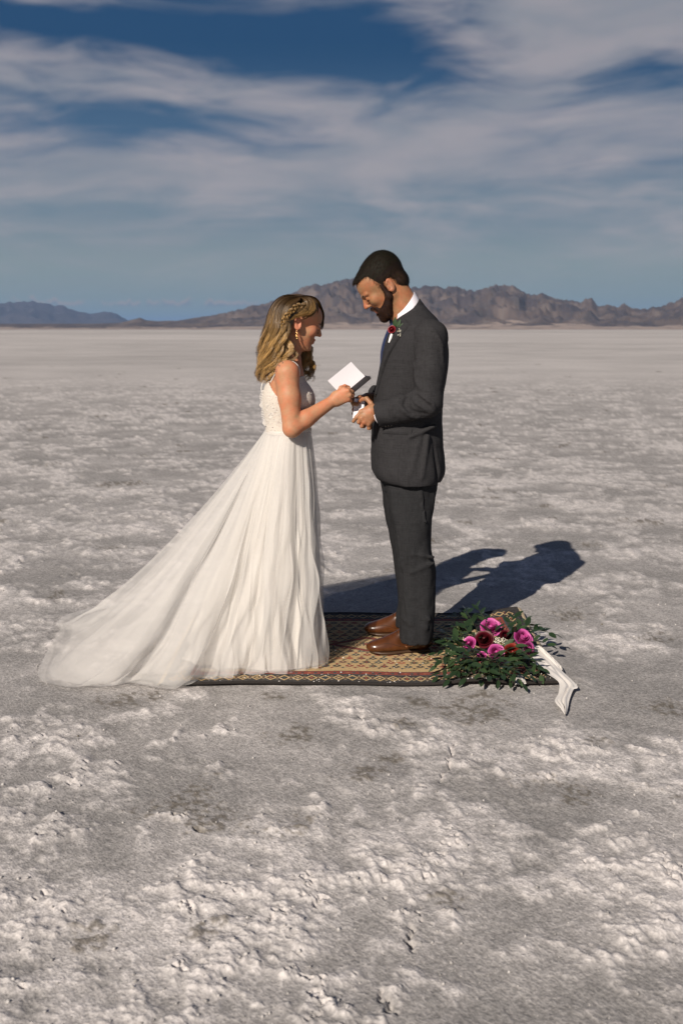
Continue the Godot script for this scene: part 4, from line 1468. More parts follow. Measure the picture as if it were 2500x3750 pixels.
	# scalloped lace edge down the back: fans of loops
	for z in [0.055, -0.055]:
		var sc := MB.new()
		for k in 30:
			var v := 1432.0 + k * 4.4
			var root := fd.hit(pt(900, v, DB - z), pt(1050, v, DB - z)) + Vector3(0.012, 0, 0)
			var fan := 0.006 + 0.007 * absf(sin(k * PI / 7.5))
			var tip := root + Vector3(-fan - 0.012, -0.004 + 0.006 * cos(k * PI / 7.5), 0.004 * signf(z))
			sc.tube(PackedVector3Array([root, root.lerp(tip, 0.5) + Vector3(0, 0.001, 0), tip]), PackedFloat32Array([0.0016, 0.0014, 0.0019]), 5)
		part(bodice, "lace_edge", sc.mesh(), thread)
	# corded vine motifs standing on the lace
	for k in 26:
		var cord := MB.new()
		var u := rng.randf_range(975, 1018) if k % 2 else rng.randf_range(1102, 1138)
		var v := rng.randf_range(1432, 1560)
		var curl := []
		var a0 := rng.randf() * TAU
		for i in 7:
			var a := a0 + i * 0.85
			curl.append([u + cos(a) * (10.0 - i), v + sin(a) * (10.0 - i)])
		cord.tube(laid(fd, curl, 3.9, 4.5, 0.0008, 16), taper(16, [0.0009, 0.0009]), 5)
		part(bodice, "corded_motif", cord.mesh(), thread)
	for path in [[[1101, 1376, 4.235], [1096, 1355, 4.222], [1086, 1332, 4.222], [1068, 1313, 4.232], [1048, 1310, 4.245], [1024, 1324, 4.240], [1006, 1348, 4.232], [992, 1376, 4.238], [985, 1398, 4.252]], [[1101, 1376, 4.46], [1092, 1350, 4.47], [1068, 1316, 4.465], [1040, 1314, 4.46], [1004, 1352, 4.46], [985, 1398, 4.44]]]:
		var st := MB.new()
		var raw := line(path, 26)
		for k in raw.size():      # lie on the skin
			var dd := fb.at(raw[k])
			if absf(dd) < 0.05:
				raw[k] -= fb.grad(raw[k]) * (dd - 0.0015)
		st.tube(raw, taper(26, [0.0026, 0.0026]), 6)
		part(bodice, "strap", st.mesh(), thread)
	var bow := MB.new()
	for path in [[[985, 1396, 4.30], [972, 1393, 4.30], [962, 1402, 4.295], [957, 1422, 4.295], [960, 1441, 4.295], [967, 1444, 4.295], [970, 1430, 4.295], [974, 1405, 4.298], [983, 1398, 4.30]], [[984, 1398, 4.30], [976, 1410, 4.295], [974, 1432, 4.295], [979, 1444, 4.30]]]:
		bow.tube(line(path, 30), taper(30, [0.0021, 0.0021]), 6)
	part(bodice, "tie_cord", bow.mesh(), thread)

	build_skirt()
	build_bride_hair(h)

var _freckles: ImageTexture
func freckle_tex() -> ImageTexture:
	var r := RandomNumberGenerator.new()
	r.seed = 8
	var im := Image.create(256, 256, false, Image.FORMAT_RGB8)
	im.fill(Color(1, 1, 1))
	for k in 900:
		var g := r.randf_range(0.80, 0.96)
		var s := 1 if r.randf() < 0.8 else 2
		im.fill_rect(Rect2i(r.randi() % 256, r.randi() % 256, s, s), Color(g, g * 0.93, g * 0.88))
	return ImageTexture.create_from_image(im)

func lace_tex() -> ImageTexture:      # needle lace: threads and eyelets, skin showing in the holes
	var r := RandomNumberGenerator.new()
	r.seed = 3
	var s := 512
	var im := Image.create(s, s, false, Image.FORMAT_RGB8)
	im.fill(Color(0.93, 0.91, 0.88))
	for k in 330:
		var c := Vector2i(r.randi() % s, r.randi() % s)
		var rad := r.randi_range(6, 14)
		var hole := Color(0.80, 0.69, 0.60) if r.randf() < 0.5 else Color(0.55, 0.42, 0.34)
		for y in range(-rad, rad + 1):
			for x in range(-rad, rad + 1):
				var d := sqrt(x * x * 1.0 + y * y * 1.6)
				if d < rad * 0.62:
					im.set_pixel((c.x + x + s) % s, (c.y + y + s) % s, hole)
				elif d < rad:
					im.set_pixel((c.x + x + s) % s, (c.y + y + s) % s, Color(1, 1, 1))
	return ImageTexture.create_from_image(im)

# ---------------------------------------------------------------- skirt: satin underneath, tulle over it, spread into a train
func skirt_layer(hem: Array, wide: float, drop: float, sd: int, folds: float, depth: float, na: int, ns: int, back_pow: float) -> MB:
	var waist := pt(1056, 1574, DB)
	var nz := noise(sd, 1.0, 2)
	var nw := noise(sd + 7, 1.0, 2)
	var m := hem.size()
	var pts := PackedVector3Array()
	pts.resize(na * ns)
	for i in na:
		var t := float(i) / na * m
		var k := int(t) % m
		var f := t - int(t)
		var a0: Array = hem[(k + m - 1) % m]; var a1: Array = hem[k]; var a2: Array = hem[(k + 1) % m]; var a3: Array = hem[(k + 2) % m]
		var g0: Vector3 = a0[0]; var g1: Vector3 = a1[0]; var g2: Vector3 = a2[0]; var g3: Vector3 = a3[0]
		var H := g1.cubic_interpolate(g2, g0, g3, f)
		var an1: float = a1[1]; var an2: float = a2[1]
		if an2 < an1:
			an2 += 360.0
		var an := deg_to_rad(lerpf(an1, an2, f))
		var c := Vector2(cos(an), sin(an))
		# one fold pattern per strand of cloth, sharp at the ridges
		var fo := nz.get_noise_2d(c.x * folds, c.y * folds)
		var fo2 := nz.get_noise_2d(c.x * folds * 2.7 + 30.0, c.y * folds * 2.7)
		var vary := 0.5 + 0.9 * absf(nw.get_noise_2d(c.x * 2.0 + 5.0, c.y * 2.0))
		var ridge := (0.9 - absf(fo) * 3.0) * 0.75 * vary + (0.4 - absf(fo2) * 2.0) * 0.22
		var W := waist + Vector3(c.x * 0.094, 0, c.y * 0.118) * wide
		var back := sst(0.15, -0.75, c.x)
		var out := Vector3(H.x - W.x, 0, H.z - W.z)
		var reach := out.length()
		var dir := out / maxf(reach, 0.01)
		var acr := Vector3(-dir.z, 0, dir.x)
		H += dir * fo * 0.07 * back
		for j in ns:
			var s := float(j) / (ns - 1)
			var y := pow(1.0 - s, lerpf(1.0, back_pow, back))
			var x := pow(s, lerpf(0.55, 1.02, back))
			x = lerpf(x, s + 0.10 * sin(PI * s), 0.0 if back < 0.5 else 0.15)
			var p := W.lerp(H, x)
			p.y = waist.y * y - drop * s * 0.0
			var amp := depth * (0.10 + 0.90 * pow(s, 0.8))
			var up := Vector3(0, 1, 0) * back * s + dir * (1.0 - 0.6 * back * s)
			p += up * ridge * amp * (0.5 + 0.5 * sst(0.0, 0.25, y + 0.05))
			p += acr * (nw.get_noise_3d(c.x * 3.0, c.y * 3.0, s * 2.2) * 0.06 + nw.get_noise_3d(c.x * 1.3 + 4.0, c.y * 1.3, s * 1.3) * 0.10 * (0.25 + 0.75 * back)) * s
			p.y += nw.get_noise_3d(c.x * 7.0 + 9.0, c.y * 7.0, s * 5.0) * 0.022 * sst(0.5, 1.0, s)
			p.y = maxf(p.y, 0.016 + 0.012 * maxf(0.0, ridge))
			pts[j * na + i] = p
	var mb := MB.new()
	mb.sheet(pts, na, ns, true)
	return mb

func build_skirt() -> void:
	var hem := [[gnd(1158, 2338), 0.0], [gnd(1192, 2440), 30.0], [gnd(1110, 2468), 58.0], [gnd(985, 2482), 84.0], [gnd(850, 2484), 104.0], [gnd(735, 2492), 121.0], [gnd(606, 2530), 137.0], [gnd(450, 2510), 150.0], [gnd(310, 2538), 160.0],
		[gnd(158, 2495), 170.0], [gnd(150, 2400), 180.0], [gnd(190, 2325), 190.0], [gnd(230, 2282), 201.0], [gnd(360, 2240), 217.0], [gnd(620, 2215), 240.0], [gnd(860, 2220), 268.0], [gnd(1050, 2245), 298.0], [gnd(1160, 2275), 332.0]]
	var satin := mat(Color(0.62, 0.585, 0.535), 0.45)
	satin.rim_enabled = true
	satin.rim = 0.3
	satin.backlight_enabled = true
	satin.backlight = Color(0.3, 0.28, 0.25)
	var inner := [[gnd(1100, 2345), 0.0], [gnd(1140, 2440), 34.0], [gnd(1075, 2464), 66.0], [gnd(960, 2468), 96.0], [gnd(830, 2466), 125.0], [gnd(690, 2430), 160.0], [gnd(720, 2330), 205.0], [gnd(930, 2262), 262.0], [gnd(1060, 2262), 312.0]]
	var sat := skirt_layer(inner, 0.96, 0.0, 301, 1.5, 0.034, 360, 46, 1.2)
	var skirt := part(bride, "skirt", sat.mesh(), satin)
	var tulle := mat(Color(0.74, 0.72, 0.695), 0.9)
	tulle.transparency = BaseMaterial3D.TRANSPARENCY_ALPHA
	tulle.albedo_color.a = 0.31
	tulle.backlight_enabled = true
	tulle.backlight = Color(0.55, 0.53, 0.50)
	part(skirt, "tulle_layer", skirt_layer(hem, 1.06, 0.0, 101, 1.7, 0.062, 620, 60, 1.42).mesh(), tulle)
	var mid := []
	for e in hem:
		mid.append([gnd(1040, 2390).lerp(e[0], 0.93), e[1]])
	part(skirt, "tulle_layer", skirt_layer(mid, 1.03, 0.0, 211, 1.5, 0.066, 520, 56, 1.46).mesh(), tulle)
	var low := []
	for e in hem:
		low.append([gnd(1030, 2390).lerp(e[0], 0.70 if e[1] > 100.0 and e[1] < 260.0 else 0.90), e[1]])
	part(skirt, "tulle_layer", skirt_layer(low, 1.0, 0.0, 411, 1.7, 0.050, 420, 50, 1.35).mesh(), tulle)
	var band := MB.new()
	var bp := PackedVector3Array()
	var c := pt(1056, 1577, DB)
	for j in 3:
		for i in 49:
			var a := TAU * i / 48.0
			bp.append(c + Vector3(cos(a) * 0.1015, 0.008 - 0.008 * j, sin(a) * 0.1255))
	band.sheet(bp, 49, 3)
	part(skirt, "waistband", band.mesh(), satin)

# ---------------------------------------------------------------- hair
func build_bride_hair(h: HeadFrame) -> void:
	var hm := mat(Color(1, 1, 1), 0.34, true)
	hm.metallic_specular = 0.5
	var cap := Field.new(pt(960, 1330, DB) + Vector3(0, 0, -0.14), pt(1190, 1055, DB) + Vector3(0, 0, 0.14), 0.005)
	cap.ell(h.p(0.006, 0.052, 0), Vector3(0.102, 0.090, 0.080) * 0.93, h.b, 0.02)
	cap.ell(h.p(-0.035, 0.000, 0), Vector3(0.068, 0.085, 0.068) * 0.95, h.b, 0.03)
	cap.caps(pt(1034, 1200, DB), pt(1008, 1300, DB + 0.01), 0.052, 0.036, 0.03)
	cap.cut(func(p: Vector3) -> float:
		var q := h.back(p)
		var edge := 0.118 if q.y > 0.088 else lerpf(-0.02, 0.104, clampf((q.y - 0.030) / 0.066, 0.0, 1.0))
		if q.y < 0.035: edge = minf(edge, -0.012)
		return q.x - edge)
	var cm := MB.new()
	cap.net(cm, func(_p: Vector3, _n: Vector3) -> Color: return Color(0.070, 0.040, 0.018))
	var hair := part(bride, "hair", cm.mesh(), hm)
	# sheets of locks between guide curves, near side to far side
	var A := [[1098, 1096, 4.275], [1074, 1118, 4.262], [1056, 1152, 4.258], [1052, 1200, 4.256], [1056, 1245, 4.256], [1064, 1285, 4.260], [1066, 1316, 4.266], [1058, 1342, 4.272]]
	var B := [[1098, 1088, 4.30], [1056, 1100, 4.270], [1030, 1134, 4.258], [1018, 1190, 4.250], [1014, 1245, 4.248], [1010, 1300, 4.248], [1000, 1346, 4.250], [990, 1388, 4.258]]
	var C := [[1096, 1084, 4.325], [1044, 1091, 4.300], [1008, 1128, 4.288], [988, 1186, 4.278], [975, 1245, 4.276], [965, 1305, 4.276], [958, 1360, 4.280], [968, 1404, 4.285]]
	var D := [[1094, 1081, 4.35], [1040, 1086, 4.35], [1002, 1122, 4.35], [980, 1182, 4.35], [964, 1245, 4.35], [954, 1310, 4.345], [950, 1365, 4.345], [960, 1402, 4.345]]
	var E := [[1096, 1084, 4.375], [1044, 1091, 4.395], [1008, 1128, 4.41], [988, 1186, 4.415], [975, 1245, 4.415], [965, 1305, 4.415], [958, 1360, 4.41], [965, 1398, 4.41]]
	var G := [[1098, 1090, 4.40], [1056, 1102, 4.43], [1030, 1136, 4.44], [1018, 1190, 4.445], [1014, 1245, 4.445], [1010, 1300, 4.445], [1000, 1346, 4.44], [990, 1385, 4.43]]
	var H1 := [[1104, 1084, 4.385], [1150, 1098, 4.405], [1166, 1132, 4.42], [1146, 1204, 4.440], [1116, 1268, 4.440], [1142, 1316, 4.425], [1128, 1362, 4.415], [1128, 1404, 4.405]]
	var H2 := [[1100, 1086, 4.40], [1124, 1098, 4.43], [1140, 1136, 4.45], [1114, 1204, 4.460], [1096, 1268, 4.455], [1112, 1318, 4.445], [1100, 1356, 4.440], [1108, 1394, 4.43]]
	var J := [[1098, 1081, 4.345], [1130, 1086, 4.340], [1154, 1102, 4.350], [1168, 1126, 4.365], [1175, 1150, 4.375], [1177, 1172, 4.383], [1175, 1190, 4.388], [1171, 1204, 4.392]]
	var K := [[1100, 1081, 4.365], [1136, 1086, 4.370], [1160, 1102, 4.385], [1173, 1126, 4.40], [1180, 1150, 4.405], [1181, 1172, 4.41], [1178, 1192, 4.413], [1173, 1210, 4.415]]
	var L := [[1096, 1088, 4.295], [1108, 1094, 4.275], [1118, 1106, 4.265], [1116, 1122, 4.262], [1106, 1136, 4.260], [1092, 1148, 4.258], [1076, 1158, 4.256], [1060, 1174, 4.256]]
	var M := [[1097, 1083, 4.325], [1126, 1089, 4.310], [1146, 1108, 4.300], [1150, 1130, 4.292], [1138, 1146, 4.282], [1118, 1153, 4.272], [1098, 1156, 4.264], [1078, 1166, 4.260]]
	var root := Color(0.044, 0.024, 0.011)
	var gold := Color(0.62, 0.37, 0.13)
	for sheet in [[A, B, 12, 1.0, 0.010], [B, C, 15, 1.0, 0.011], [C, D, 13, 1.0, 0.011], [D, E, 9, 1.0, 0.011], [E, G, 8, 1.0, 0.011], [H1, H2, 13, 1.15, 0.010], [J, K, 14, 0.10, 0.004], [L, M, 18, 0.04, 0.003], [M, J, 12, 0.06, 0.003], [G, H2, 6, 0.6, 0.009]]:
		var mb := MB.new()
		for k in sheet[2]:
			var w: float = (k + rng.randf()) / sheet[2]
			var path := PackedVector3Array()
			for i in 8:
				path.append(pt(sheet[0][i][0], sheet[0][i][1], sheet[0][i][2]).lerp(pt(sheet[1][i][0], sheet[1][i][1], sheet[1][i][2]), w))
			var n := 28
			var sp := smooth(path, n)
			var ph := rng.randf() * TAU
			var turns := rng.randf_range(2.4, 3.3)
			var amp: float = 0.0165 * sheet[3] * rng.randf_range(0.7, 1.25)
			var lift := rng.randf_range(-0.4, 1.0)
			var bright := pow(rng.randf(), 0.8) * 0.95 + 0.05
			var ctr := h.o
			var strands := 46
			var thick: float = sheet[4]
			for q in strands:
				var oa := rng.randf() * TAU
				var orr := thick * sqrt(rng.randf())
				var l := PackedVector3Array()
				var last := n - (rng.randi() % 4)
				var ph2 := ph + rng.randf_range(-0.22, 0.22)
				for i in last:
					var f := float(i) / (n - 1)
					var nrm := (sp[i] - Vector3(ctr.x, lerpf(ctr.y, sp[i].y, sst(0.3, 0.6, f)), ctr.z)).normalized()
					var tan_ := (sp[mini(i + 1, n - 1)] - sp[maxi(i - 1, 0)]).normalized()
					var sd := tan_.cross(nrm).normalized()
					var wv := sst(0.28, 0.70, f)
					var ang := ph2 + f * TAU * turns
					var p := sp[i] + sd * (sin(ang) * amp * wv * (1.0 + 0.5 * f)) + nrm * (cos(ang) * amp * 0.8 * wv + lift * 0.007 * sst(0.0, 0.3, f))
					p += (sd * cos(oa) + nrm * sin(oa) * 0.7) * orr * (0.35 + 0.65 * sst(0.0, 0.3, f)) * (1.0 - 0.45 * sst(0.85, 1.0, f))
					l.append(p)
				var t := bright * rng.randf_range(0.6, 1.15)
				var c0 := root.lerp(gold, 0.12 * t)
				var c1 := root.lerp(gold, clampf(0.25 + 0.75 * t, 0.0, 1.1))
				var face := (l[l.size() / 2] - Vector3(ctr.x, l[l.size() / 2].y, ctr.z)).normalized()
				var side := face.cross(Vector3.UP).normalized().rotated(face, rng.randf_range(-0.5, 0.5))
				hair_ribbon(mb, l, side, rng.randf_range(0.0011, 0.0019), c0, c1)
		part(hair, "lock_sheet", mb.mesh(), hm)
	# loose strands
	for s in [[[1010, 1120, 4.28], [975, 1200, 4.27], [955, 1260, 4.27], [945, 1300, 4.27], [940, 1325, 4.27], [950, 1345, 4.27]], [[1000, 1140, 4.3], [965, 1220, 4.3], [948, 1275, 4.3], [955, 1300, 4.3]], [[1120, 1300, 4.42], [1140, 1340, 4.41], [1142, 1365, 4.41], [1136, 1376, 4.41]], [[985, 1340, 4.28], [955, 1372, 4.28], [930, 1376, 4.28]]]:
		var stray := MB.new()
		stray.tube(line(s, 18), taper(18, [0.0007, 0.0009, 0.0003]), 4, Color(0.16, 0.09, 0.035))
		part(hair, "stray_strand", stray.mesh(), hm)
	# the braid: three strands crossing, from the temple round to the back
	var br := MB.new()
	var core := line([[1122, 1118, 4.262], [1104, 1120, 4.256], [1086, 1122, 4.252], [1072, 1136, 4.250], [1054, 1152, 4.247], [1040, 1172, 4.246], [1030, 1190, 4.248], [1020, 1204, 4.254]], 60)
	for s in 3:
		for q in 9:
			var path := PackedVector3Array()
			var oa := rng.randf() * TAU
			var orr := 0.0042 * sqrt(rng.randf())
			for i in 60:
				var tan_ := (core[mini(i + 1, 59)] - core[maxi(i - 1, 0)]).normalized()
				var nrm := Vector3(0, 0, 1)
				var sd := tan_.cross(nrm).normalized()
				var a := i / 59.0 * TAU * 2.6 + s * TAU / 3.0
				path.append(core[i] + sd * (sin(a) * 0.0085 + cos(oa) * orr) + nrm * (sin(2.0 * a) * 0.0042 + sin(oa) * orr + 0.006))
			var t := rng.randf_range(0.3, 1.0)
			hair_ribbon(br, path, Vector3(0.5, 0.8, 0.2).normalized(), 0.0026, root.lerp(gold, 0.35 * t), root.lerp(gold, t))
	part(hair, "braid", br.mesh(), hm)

func hair_ribbon(mb: MB, path: PackedVector3Array, side: Vector3, w: float, c0: Color, c1: Color) -> void:
	var n := path.size()
	var b := mb.P.size()
	for k in n:
		var f := float(k) / (n - 1)
		var t := (path[mini(k + 1, n - 1)] - path[maxi(k - 1, 0)]).normalized()
		var s := (side - t * side.dot(t)).normalized()
		var nn := s.cross(t)
		var ww := w * (0.6 + 0.4 * sin(PI * minf(f * 1.4, 1.0))) * (1.0 - 0.75 * sst(0.8, 1.0, f)) * 0.5
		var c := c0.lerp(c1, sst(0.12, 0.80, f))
		mb.vert(path[k] - s * ww, (nn - s * 0.8).normalized(), Vector2(0, f), c)
		mb.vert(path[k] + s * ww, (nn + s * 0.8).normalized(), Vector2(1, f), c)
	for k in n - 1:
		var a := b + k * 2
		mb.I.append_array([a, a + 2, a + 1, a + 1, a + 2, a + 3])

# ================================================================ paper
func slab(mb: MB, a: Vector3, b: Vector3, c: Vector3, d: Vector3, th: float, bow := 0.0) -> void:      # corners in order; a thin sheet with two faces and edges, bowed a little
	var n := (b - a).cross(d - a).normalized()
	for s in [1.0, -1.0]:
		var pts := PackedVector3Array()
		for j in 6:
			for i in 6:
				var x := i / 5.0; var y := j / 5.0
				if s < 0.0:
					x = 1.0 - x
				pts.append(a.lerp(b, x).lerp(d.lerp(c, x), y) + n * (s * th * 0.5 + bow * sin(PI * x)))
		var uv := PackedVector2Array()
		for j in 6:
			for i in 6:
				uv.append(Vector2(i / 5.0, j / 5.0))
		mb.sheet(pts, 6, 6, false, PackedColorArray(), uv)

func writing_tex() -> ImageTexture:      # rows of handwriting too small to read
	var r := RandomNumberGenerator.new()
	r.seed = 12
	var im := Image.create(128, 192, false, Image.FORMAT_RGB8)
	im.fill(Color(0.93, 0.91, 0.95))
	for row_ in 17:
		var x := 10
		while x < 112:
			var w := r.randi_range(5, 15)
			for k in w:
				im.fill_rect(Rect2i(x + k, 10 + row_ * 10 + r.randi_range(0, 3), 1, r.randi_range(1, 3)), Color(0.16, 0.15, 0.22))
			x += w + 4
	return ImageTexture.create_from_image(im)

func build_papers() -> void:
	var paper := mat(Color(0.80, 0.775, 0.80), 0.75)
	var written := mat(Color(0.95, 0.95, 0.97), 0.75)
	written.albedo_texture = writing_tex()
	var t := pt(1285, 1325, 4.335); var l := pt(1200, 1394, 4.262); var r := pt(1336, 1378, 4.340)
	var b := l + r - t
	var book := thing("vow_booklet", b, "open white paper booklet held up in the woman's hands", "booklet")
	var mb := MB.new()
	slab(mb, t, r, b, l, 0.0022, 0.002)
	part(book, "cover", mb.mesh(), paper)
	var r2 := pt(1359, 1385, 4.46); var b2 := b + (r2 - r)
	var mc := MB.new()
	slab(mc, r, r2, b2, b, 0.0018, -0.003)
	part(book, "back_cover", mc.mesh(), paper)
	for k in 3:
		var w := 0.14 * k + 0.1
		var off := (t - r).normalized() * 0.004 * k
		var rr := r.lerp(r2, 0.97 - 0.03 * k) + Vector3(0.001, 0.004 * k + 0.004, 0.0)
		var pg := MB.new()
		slab(pg, r + off * 0.3 + Vector3(0, 0.001 * k + 0.001, 0), rr, rr + (b - r), b + off * 0.3 + Vector3(0, 0.001 * k + 0.001, 0), 0.0005, -0.004 - 0.003 * w)
		part(book, "page", pg.mesh(), written if k == 2 else paper)
	var fold := thing("folded_paper", pt(1310, 1500, 4.285), "small folded white paper held between the man's hands", "paper")
	var a1 := pt(1297, 1460, 4.292); var a2 := pt(1333, 1467, 4.292); var a3 := pt(1330, 1532, 4.272); var a4 := pt(1291, 1531, 4.272)
	var f1 := MB.new()
	slab(f1, a1, a2, a3, a4, 0.0014, 0.002)
	part(fold, "front_leaf", f1.mesh(), paper)
	var f2 := MB.new()
	slab(f2, a1 + Vector3(0.002, 0.002, -0.004), a2 + Vector3(0.003, 0.002, -0.005), a3 + Vector3(0.003, 0, -0.006), a4 + Vector3(0.001, 0, -0.004), 0.0014, 0.003)
	part(fold, "back_leaf", f2.mesh(), paper)

# ================================================================ rug
func dia(im: Image, x: int, y: int, rx: int, ry: int, c: Color) -> void:
	for k in range(-ry, ry + 1):
		var w := int(rx * (1.0 - absf(k) / float(ry + 1)))
		im.fill_rect(Rect2i(x - w, y + k, w * 2 + 1, 1), c)

func rug_tex() -> ImageTexture:
	var r := RandomNumberGenerator.new()
	r.seed = 19
	var W := 1316; var Hh := 820      # 800 pixels to the metre
	var im := Image.create(W, Hh, false, Image.FORMAT_RGB8)
	var black := Color8(30, 24, 22); var beige := Color8(216, 184, 130); var red := Color8(150, 52, 28); var teal := Color8(38, 62, 66); var rust := Color8(182, 96, 56); var cream := Color8(218, 192, 146)
	im.fill(black)
	im.fill_rect(Rect2i(14, 14, W - 28, Hh - 28), Color8(48, 36, 28))
	# outer border: beige hooked hexagons in a chain on black
	im.fill_rect(Rect2i(18, 18, W - 36, Hh - 36), black)
	var step := 46
	for x in range(34, W - 40, step):
		for y in [46, Hh - 46]:
			dia(im, x, y, 23, 26, beige)
			dia(im, x, y, 14, 15, black)
			dia(im, x, y, 7, 8, [rust, teal, beige][r.randi() % 3])
			im.fill_rect(Rect2i(x + 18, y - 16, 10, 4), beige)
			im.fill_rect(Rect2i(x + 18, y + 13, 10, 4), cream)
			im.fill_rect(Rect2i(x + 20, y - 3, 6, 6), red)
	for y in range(60, Hh - 60, step):
		for x in [46, W - 46]:
			dia(im, x, y, 17, 22, beige)
			dia(im, x, y, 11, 14, black)
			dia(im, x, y, 5, 7, [rust, teal, beige][r.randi() % 3])
			im.fill_rect(Rect2i(x - 16, y + 18, 4, 10), beige)
			im.fill_rect(Rect2i(x + 13, y + 18, 4, 10), cream)
	# guard stripes
	for e in [[74, teal], [80, red], [108, black], [112, beige]]:
		im.fill_rect(Rect2i(e[0], e[0], W - 2 * e[0], Hh - 2 * e[0]), e[1])
	for k in range(88, W - 88, 22):
		for y in [94, Hh - 94]:
			dia(im, k, y, 7, 6, [black, rust, teal][(k / 22) % 3])
	for k in range(88, Hh - 88, 22):
		for x in [94, W - 94]:
			dia(im, x, k, 6, 7, [black, rust, teal][(k / 22) % 3])
	im.fill_rect(Rect2i(112, 112, W - 224, Hh - 224), beige)
	# worn mottling of the field
	for k in 5200:
		var g := r.randf_range(-0.06, 0.05)
		im.fill_rect(Rect2i(r.randi_range(112, W - 116), r.randi_range(112, Hh - 116), r.randi_range(2, 9), 1), Color(beige.r + g, beige.g + g, beige.b + g * 0.8))
	# rows of small flowers
	var cols := [black, teal, red, rust, Color8(70, 78, 52), Color8(104, 52, 40), black, teal]
	var rowi := 0
	for y in range(136, Hh - 126, 40):
		rowi += 1
		for x in range(130 + (rowi % 2) * 20, W - 120, 41):
			var c: Color = cols[(rowi * 3 + x / 41 + r.randi() % 2) % 8]
			var jx := r.randi_range(-2, 2)
			dia(im, x + jx, y, 15, 14, c)
			dia(im, x + jx, y, 6, 5, [cream, rust, beige][r.randi() % 3])
			im.fill_rect(Rect2i(x + jx - 15, y - 5, 5, 3), c)
			im.fill_rect(Rect2i(x + jx + 10, y + 4, 5, 3), c)
			dia(im, x + jx + 20, y + 18, 6, 6, [black, teal, red][r.randi() % 3])
			im.fill_rect(Rect2i(x + jx - 16, y + 11, 8, 4), [black, teal][r.randi() % 2])
	# stepped medallions along the middle
	for cx in [W * 0.22, W * 0.52, W * 0.80]:
		var c := Vector2i(int(cx), Hh / 2)
		dia(im, c.x, c.y, 152, 92, black)
		dia(im, c.x, c.y, 146, 88, red)
		dia(im, c.x, c.y, 118, 70, black)
		dia(im, c.x, c.y, 112, 66, beige)
		for k in 9:
			im.fill_rect(Rect2i(c.x - 76 + k * 19, c.y - 2, 6, 5), [teal, black, red][k % 3])
			im.fill_rect(Rect2i(c.x - 50 + k * 12, c.y - 22, 4, 14), [black, teal, rust][k % 3])
			im.fill_rect(Rect2i(c.x - 50 + k * 12, c.y + 9, 4, 14), [black, red, teal][k % 3])
		dia(im, c.x, c.y, 24, 18, black)
		dia(im, c.x, c.y, 15, 11, rust)
		dia(im, c.x - 60, c.y, 16, 12, black)
		dia(im, c.x + 60, c.y, 16, 12, black)
		dia(im, c.x - 60, c.y, 8, 6, beige)
		dia(im, c.x + 60, c.y, 8, 6, beige)
	return ImageTexture.create_from_image(im)

func rug_height(x: float, z: float) -> float:
	var u := (x - RUG.position.x) / RUG.size.x; var w := (z - RUG.position.y) / RUG.size.y
	var hgt := 0.011 + 0.004 * sin(x * 5.0 + z * 3.0) * sin(z * 4.0 + 1.0)
	hgt += 0.030 * sst(0.86, 1.0, u) * sst(0.20, 0.0, w)                 # the far corner has lifted
	hgt += 0.014 * exp(-pow((u - 0.80) / 0.07, 2.0)) * sst(0.85, 1.0, w)   # and a ripple in the near edge
	return hgt

func rug_pt(u: float, w: float, up := 0.0) -> Vector3:
	var x := RUG.position.x + RUG.size.x * u; var z := RUG.position.y + RUG.size.y * w
	var e := 0.006 * sin(u * 9.0 + 1.0) + 0.004 * sin(u * 23.0)
	var p := Vector3(x + 0.010 * sin(w * 5.0) * u, rug_height(x, z) + up, z + e)
	return p

